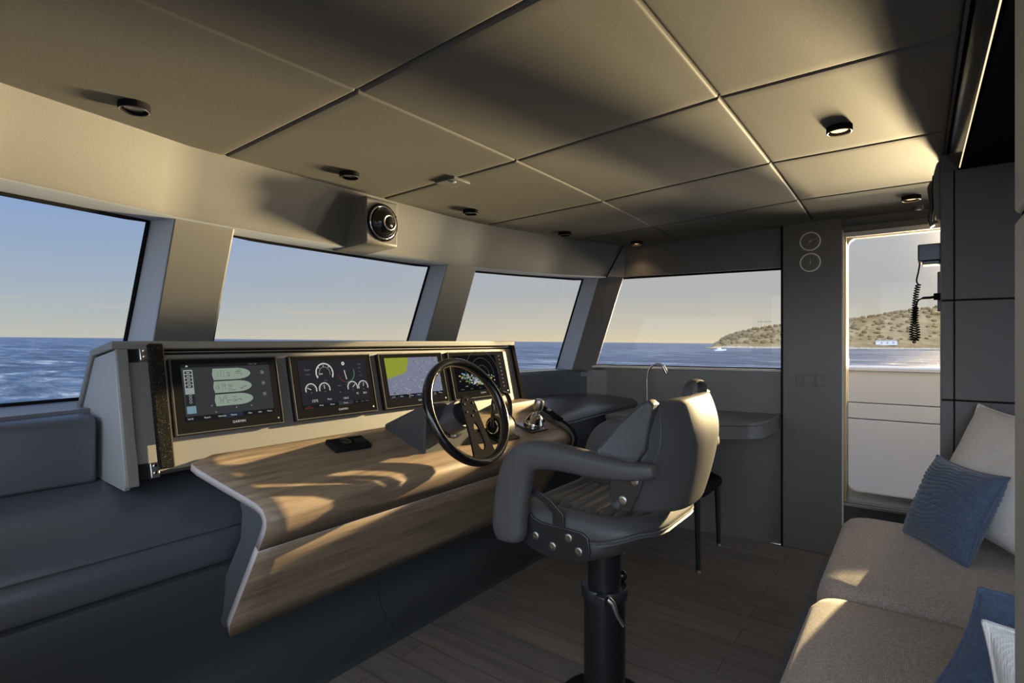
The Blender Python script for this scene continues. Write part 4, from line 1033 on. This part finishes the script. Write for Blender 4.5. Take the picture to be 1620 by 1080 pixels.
def cam_pt(u, D):                              # a bearing, as seen from the helm, and a distance: for far scenery only
    r = (u - 810) / 850
    return V(.7988 * D + .6015 * r * D, .6015 * D - .7988 * r * D, 0)
m, n, out = nt('wooded headland')
tc = nd(n, 'ShaderNodeTexCoord'); no = nd(n, 'ShaderNodeTexNoise', Scale=.045, Detail=8.0, Roughness=.68); n.links.new(tc.outputs['Object'], no.inputs['Vector'])
r = ramp(n, [(.3, (.20, .13, .06)), (.52, (.30, .205, .10)), (.72, (.42, .31, .175))], no.outputs['Fac'])  # distance haze is painted into these slope colours
b = nd(n, 'ShaderNodeBsdfPrincipled', Roughness=.95); b.inputs['Specular IOR Level'].default_value = .05
n.links.new(r.outputs[0], b.inputs['Base Color']); n.links.new(b.outputs[0], out.inputs[0]); M['hill'] = m
M['rock'] = plain('pale shore rock', (.36, .30, .21), .9, bump=.5, scale=.3, vary=.25)
RT = [(1118, 0), (1130, 1.0), (1150, 10), (1165, 15.5), (1180, 19.5), (1210, 24.5), (1240, 30), (1290, 35), (1340, 37.5), (1360, 40), (1380, 44), (1400, 47.5), (1420, 51), (1450, 55), (1480, 59.5), (1550, 68), (1700, 78), (1900, 70), (2300, 60)]
def ridge(u, s):
    D = 760 + 32 * s
    h = lerp_table(RT, u) / 850 * 900
    prof = [0, .16, .38, .62, .83, 1.0, .96][s] * h
    p = cam_pt(u, D)
    bump = (1.6 * noise.noise((u * .05, s * .8, 0)) + .7 * noise.noise((u * .3, s * .8, 3))) * (s > 0) * min(1, h / 12)
    return V(p.x, p.y, sea_z(p.x, p.y) - (.4 if s == 0 else 0) + prof * D / 900 * (1 if s > 3 else .92) + bump + (6.3 * prof / max(h, 1) if h > 1 else 0))
US = xs(1118, 2100, 330)
hl = thing('headland', 'hazy wooded headland across the water to starboard', 'hill', cam_pt(1400, 900))
mb = MB(); mb.grid(lambda i, j: ridge(US[i], j), len(US), 7); obj('slope', mb, M['hill'], hl, smooth=180)
mb = MB()
mb.grid(lambda i, j: (lambda p: (p.x, p.y, sea_z(p.x, p.y) + (2.2 + 1.6 * noise.noise((US[i] * .2, 0, 7))) * j * min(1, lerp_table(RT, US[i]) / 10)))(cam_pt(US[i], 755 + 5 * j)), len(US), 2); obj('shore_rocks', mb, M['rock'], hl, smooth=0)
mb = MB(); rnd = random.Random(5)
for k in range(620):
    u = 1128 + 560 * rnd.random() ** 1.2; s = min(5, 1.2 + 5.2 * rnd.random() ** .8)
    if lerp_table(RT, u) < 6: continue
    p = ridge(u, int(s)).lerp(ridge(u, min(5, int(s) + 1)), s - int(s)); q = .6 + 1.1 * rnd.random()
    mb.ball(p + V(0, 0, q * .8), 2.0 * q, (1.25, 1.25, 1.0), 7, 5)
M['trees'] = plain('haze-tinted tree crowns', (.20, .14, .068), .95, spec=.05, vary=.25, scale=.06)  # crown colour carries the painted haze too
tr = obj('trees', mb, M['trees'], hl, smooth=0); tr['kind'] = 'stuff'
def house(u, D, s, w, h, label):
    c = cam_pt(u, D); z = ridge(u, s).z - 1.5
    t = thing('villa', label, 'house', (c.x, c.y, z))
    F = Matrix.Translation((c.x, c.y, z)) @ Matrix.Rotation(math.radians(5), 4, 'Z')
    mb = MB(); mb.m = F; mb.box(-4, 4, -w / 2, w / 2, 0, h); obj('walls', mb, M['white'], t)
    mb = MB(); mb.m = F; mb.prism([(-w / 2 - .6, h), (w / 2 + .6, h), (w / 2 - 1.5, h + 1.8), (-w / 2 + 1.5, h + 1.8)], -4.5, 4.5); obj('roof', mb, M['rock'], t)
    for k in range(3):
        mb = MB(); mb.m = F; mb.box(-4.1, -4.0, -w * .36 + k * w * .27, -w * .36 + k * w * .27 + w * .08, 2.2, h - 1.6); obj('window', mb, M['rock'], t)
house(1402, 786, 1, 26, 6.5, 'white villa low on the headland seen through the door')
house(1318, 786, 1, 12, 5, 'small pale house on the headland just left of the door')
cr = thing('tower_crane', 'tiny thin tower crane on the headland skyline through the side window', 'crane', cam_pt(1206, 915) + V(0, 0, 15))
c = cam_pt(1206, 915)
z0 = ridge(1206, 5).z - 2
mb = MB(); mb.box(c.x - .45, c.x + .45, c.y - .45, c.y + .45, z0, z0 + 15.5); obj('mast', mb, M['panel'], cr)
rr_ = V(.6015, -.7988, 0)
mb = MB(); mb.tube([c - rr_ * 9 + V(0, 0, z0 + 13.5), c + rr_ * 15 + V(0, 0, z0 + 14)], .5, 6); obj('jib', mb, M['panel'], cr)
bt = cam_pt(1139, 430); zs = sea_z(bt.x, bt.y)
bo = thing('motor_boat', 'tiny white boat on the sea off the headland tip', 'boat', (bt.x, bt.y, zs))
mb = MB(); FB = Matrix.Translation((bt.x, bt.y, zs)) @ Matrix.Rotation(math.atan2(rr_.y, rr_.x), 4, 'Z'); mb.m = FB
mb.rings([[(-4.5, -1.3, .2), (-4.5, 1.3, .2), (-4.5, 1.5, 1.3), (-4.5, -1.5, 1.3)], [(1, -1.3, .2), (1, 1.3, .2), (1, 1.6, 1.5), (1, -1.6, 1.5)], [(5, -.1, .6), (5, .1, .6), (5.4, .15, 1.8), (5.4, -.15, 1.8)]]); obj('hull', mb, M['white'], bo)
mb = MB(); mb.m = FB; mb.prism([(-2.5, 1.3), (1.2, 1.4), (.4, 2.6), (-2.2, 2.6)], -1, 1, 'y'); obj('cabin', mb, M['white'], bo)

# ------------------------------------------------------------------ sky
W = bpy.data.worlds.new('evening sky'); SC.world = W; W.use_nodes = True
n = W.node_tree; n.nodes.clear()
out = n.nodes.new('ShaderNodeOutputWorld'); bg = n.nodes.new('ShaderNodeBackground'); n.links.new(bg.outputs[0], out.inputs[0])
tc = nd(n, 'ShaderNodeTexCoord'); sep = nd(n, 'ShaderNodeSeparateXYZ')
n.links.new(tc.outputs['Generated'], sep.inputs[0])
SUN = V(1, -.21, .205).normalized()
dot = nd(n, 'ShaderNodeVectorMath', operation='DOT_PRODUCT'); dot.inputs[1].default_value = (SUN.x, SUN.y, 0); n.links.new(tc.outputs['Generated'], dot.inputs[0])
mr = nd(n, 'ShaderNodeMapRange', interpolation_type='SMOOTHSTEP'); mr.inputs[1].default_value = -.05; mr.inputs[2].default_value = .95; n.links.new(dot.outputs['Value'], mr.inputs[0])
zt = nd(n, 'ShaderNodeMath', operation='ADD')      # undo the list: the sky keeps the sea's horizon
lv = nd(n, 'ShaderNodeVectorMath', operation='DOT_PRODUCT'); lv.inputs[1].default_value = (TILT * .6015, -TILT * .7988, 1); n.links.new(tc.outputs['Generated'], lv.inputs[0])
Z = lv.outputs['Value']
ra = ramp(n, [(0, srgb(196, 194, 184)), (.035, srgb(180, 187, 188)), (.09, srgb(163, 178, 196)), (.19, srgb(142, 167, 208)), (.40, srgb(128, 160, 215)), (1, srgb(120, 150, 210))], Z)
rb = ramp(n, [(0, srgb(226, 208, 172)), (.03, srgb(206, 198, 180)), (.09, srgb(182, 182, 181)), (.2, srgb(184, 187, 192)), (.45, srgb(200, 208, 222)), (1, srgb(170, 185, 215))], Z)
mx = nd(n, 'ShaderNodeMix', data_type='RGBA'); n.links.new(mr.outputs[0], mx.inputs[0]); n.links.new(ra.outputs[0], mx.inputs[6]); n.links.new(rb.outputs[0], mx.inputs[7])
# thin low cloud bars
mp = nd(n, 'ShaderNodeMapping'); mp.inputs['Scale'].default_value = (3.2, 3.2, 70); n.links.new(tc.outputs['Generated'], mp.inputs[0])
cn = nd(n, 'ShaderNodeTexNoise', Scale=1.6, Detail=6.0, Roughness=.6); n.links.new(mp.outputs[0], cn.inputs['Vector'])
cr_ = ramp(n, [(.52, (0, 0, 0)), (.72, (1, 1, 1))], cn.outputs['Fac'])
band = ramp(n, [(.018, (0, 0, 0)), (.034, (1, 1, 1)), (.05, (1, 1, 1)), (.066, (0, 0, 0))], Z)
cm = nd(n, 'ShaderNodeMath', operation='MULTIPLY'); n.links.new(cr_.outputs[0], cm.inputs[0]); n.links.new(band.outputs[0], cm.inputs[1])
cm2 = nd(n, 'ShaderNodeMath', operation='MULTIPLY'); cm2.inputs[1].default_value = .8; n.links.new(cm.outputs[0], cm2.inputs[0])
mc = nd(n, 'ShaderNodeMix', data_type='RGBA'); mc.inputs[7].default_value = srgb(205, 196, 176); n.links.new(cm2.outputs[0], mc.inputs[0]); n.links.new(mx.outputs[2], mc.inputs[6])
# bright haze round the sun, and an added fill glow in the unseen sky to port and aft
dt = nd(n, 'ShaderNodeVectorMath', operation='DOT_PRODUCT'); dt.inputs[1].default_value = SUN; n.links.new(tc.outputs['Generated'], dt.inputs[0])
a1 = nd(n, 'ShaderNodeMath', operation='SUBTRACT'); a1.inputs[1].default_value = 1; n.links.new(dt.outputs['Value'], a1.inputs[0])
a2 = nd(n, 'ShaderNodeMath', operation='MULTIPLY'); a2.inputs[1].default_value = 260; n.links.new(a1.outputs[0], a2.inputs[0])
a3 = nd(n, 'ShaderNodeMath', operation='EXPONENT'); n.links.new(a2.outputs[0], a3.inputs[0])
au = nd(n, 'ShaderNodeMix', data_type='RGBA', blend_type='ADD', clamp_result=False); au.inputs[7].default_value = (48, 34, 18, 1)
n.links.new(a3.outputs[0], au.inputs[0]); n.links.new(mc.outputs[2], au.inputs[6])
dp_ = nd(n, 'ShaderNodeVectorMath', operation='DOT_PRODUCT'); dp_.inputs[1].default_value = (-.6, -.8, 0); n.links.new(tc.outputs['Generated'], dp_.inputs[0])
pm = nd(n, 'ShaderNodeMapRange', interpolation_type='SMOOTHSTEP'); pm.inputs[1].default_value = 0; pm.inputs[2].default_value = .6; pm.inputs[3].default_value = 1; pm.inputs[4].default_value = 9.5; n.links.new(dp_.outputs['Value'], pm.inputs[0])
ng = nd(n, 'ShaderNodeMapRange'); ng.inputs[1].default_value = 1; ng.inputs[2].default_value = 9.5; n.links.new(pm.outputs[0], ng.inputs[0])
nm = nd(n, 'ShaderNodeMix', data_type='RGBA'); nm.inputs[7].default_value = (.34, .39, .46, 1); n.links.new(ng.outputs[0], nm.inputs[0]); n.links.new(au.outputs[2], nm.inputs[6])
n.links.new(nm.outputs[2], bg.inputs[0]); n.links.new(pm.outputs[0], bg.inputs[1])

# ------------------------------------------------------------------ sun, its glitter on the water, an added fill lamp
L = bpy.data.lights.new('low_sun', 'SUN'); L.energy = 21.0; L.color = (1, .76, .40); L.angle = math.radians(.8)
lo = bpy.data.objects.new('low_sun', L); COL.objects.link(lo); lo.rotation_euler = SUN.to_track_quat('Z', 'Y').to_euler(); lo.location = SUN * 20
G = V(1, -.20, -.16).normalized()
L = bpy.data.lights.new('sun_glitter_on_water', 'AREA'); L.shape = 'ELLIPSE'; L.size = 2.0; L.size_y = 4.6; L.energy = 21000; L.color = (1, .77, .42)
lo = bpy.data.objects.new('sun_glitter_on_water', L); COL.objects.link(lo); lo.location = V(1.8, 1.2, 1.8) + G * 20; lo.rotation_euler = G.to_track_quat('Z', 'Y').to_euler()

L = bpy.data.lights.new('added_header_fill', 'AREA'); L.shape = 'DISK'; L.size = 5.0; L.energy = 4200; L.color = (1, .84, .60)  # added lamp, brightens the starboard end of the header
N_ = (V(13, -6, -1.4) - V(2.8, 1.8, 1.9)).normalized()
lo = bpy.data.objects.new('added_header_fill', L); COL.objects.link(lo); lo.location = (13, -6, -1.4); lo.rotation_euler = N_.to_track_quat('Z', 'Y').to_euler()

# ------------------------------------------------------------------ camera, view
cd = bpy.data.cameras.new('camera'); cam = bpy.data.objects.new('camera', cd); COL.objects.link(cam)
cam.location = (0, 0, 1.3); cam.rotation_euler = (PI / 2, 0, math.atan2(.6015, .7988) - PI / 2)
cd.sensor_width = 36; cd.lens = 850 / 1620 * 36; cd.clip_start = .02; cd.clip_end = 100000
SC.camera = cam
SC.view_settings.view_transform = 'Standard'; SC.view_settings.look = 'None'; SC.view_settings.gamma = 1; SC.view_settings.exposure = 0
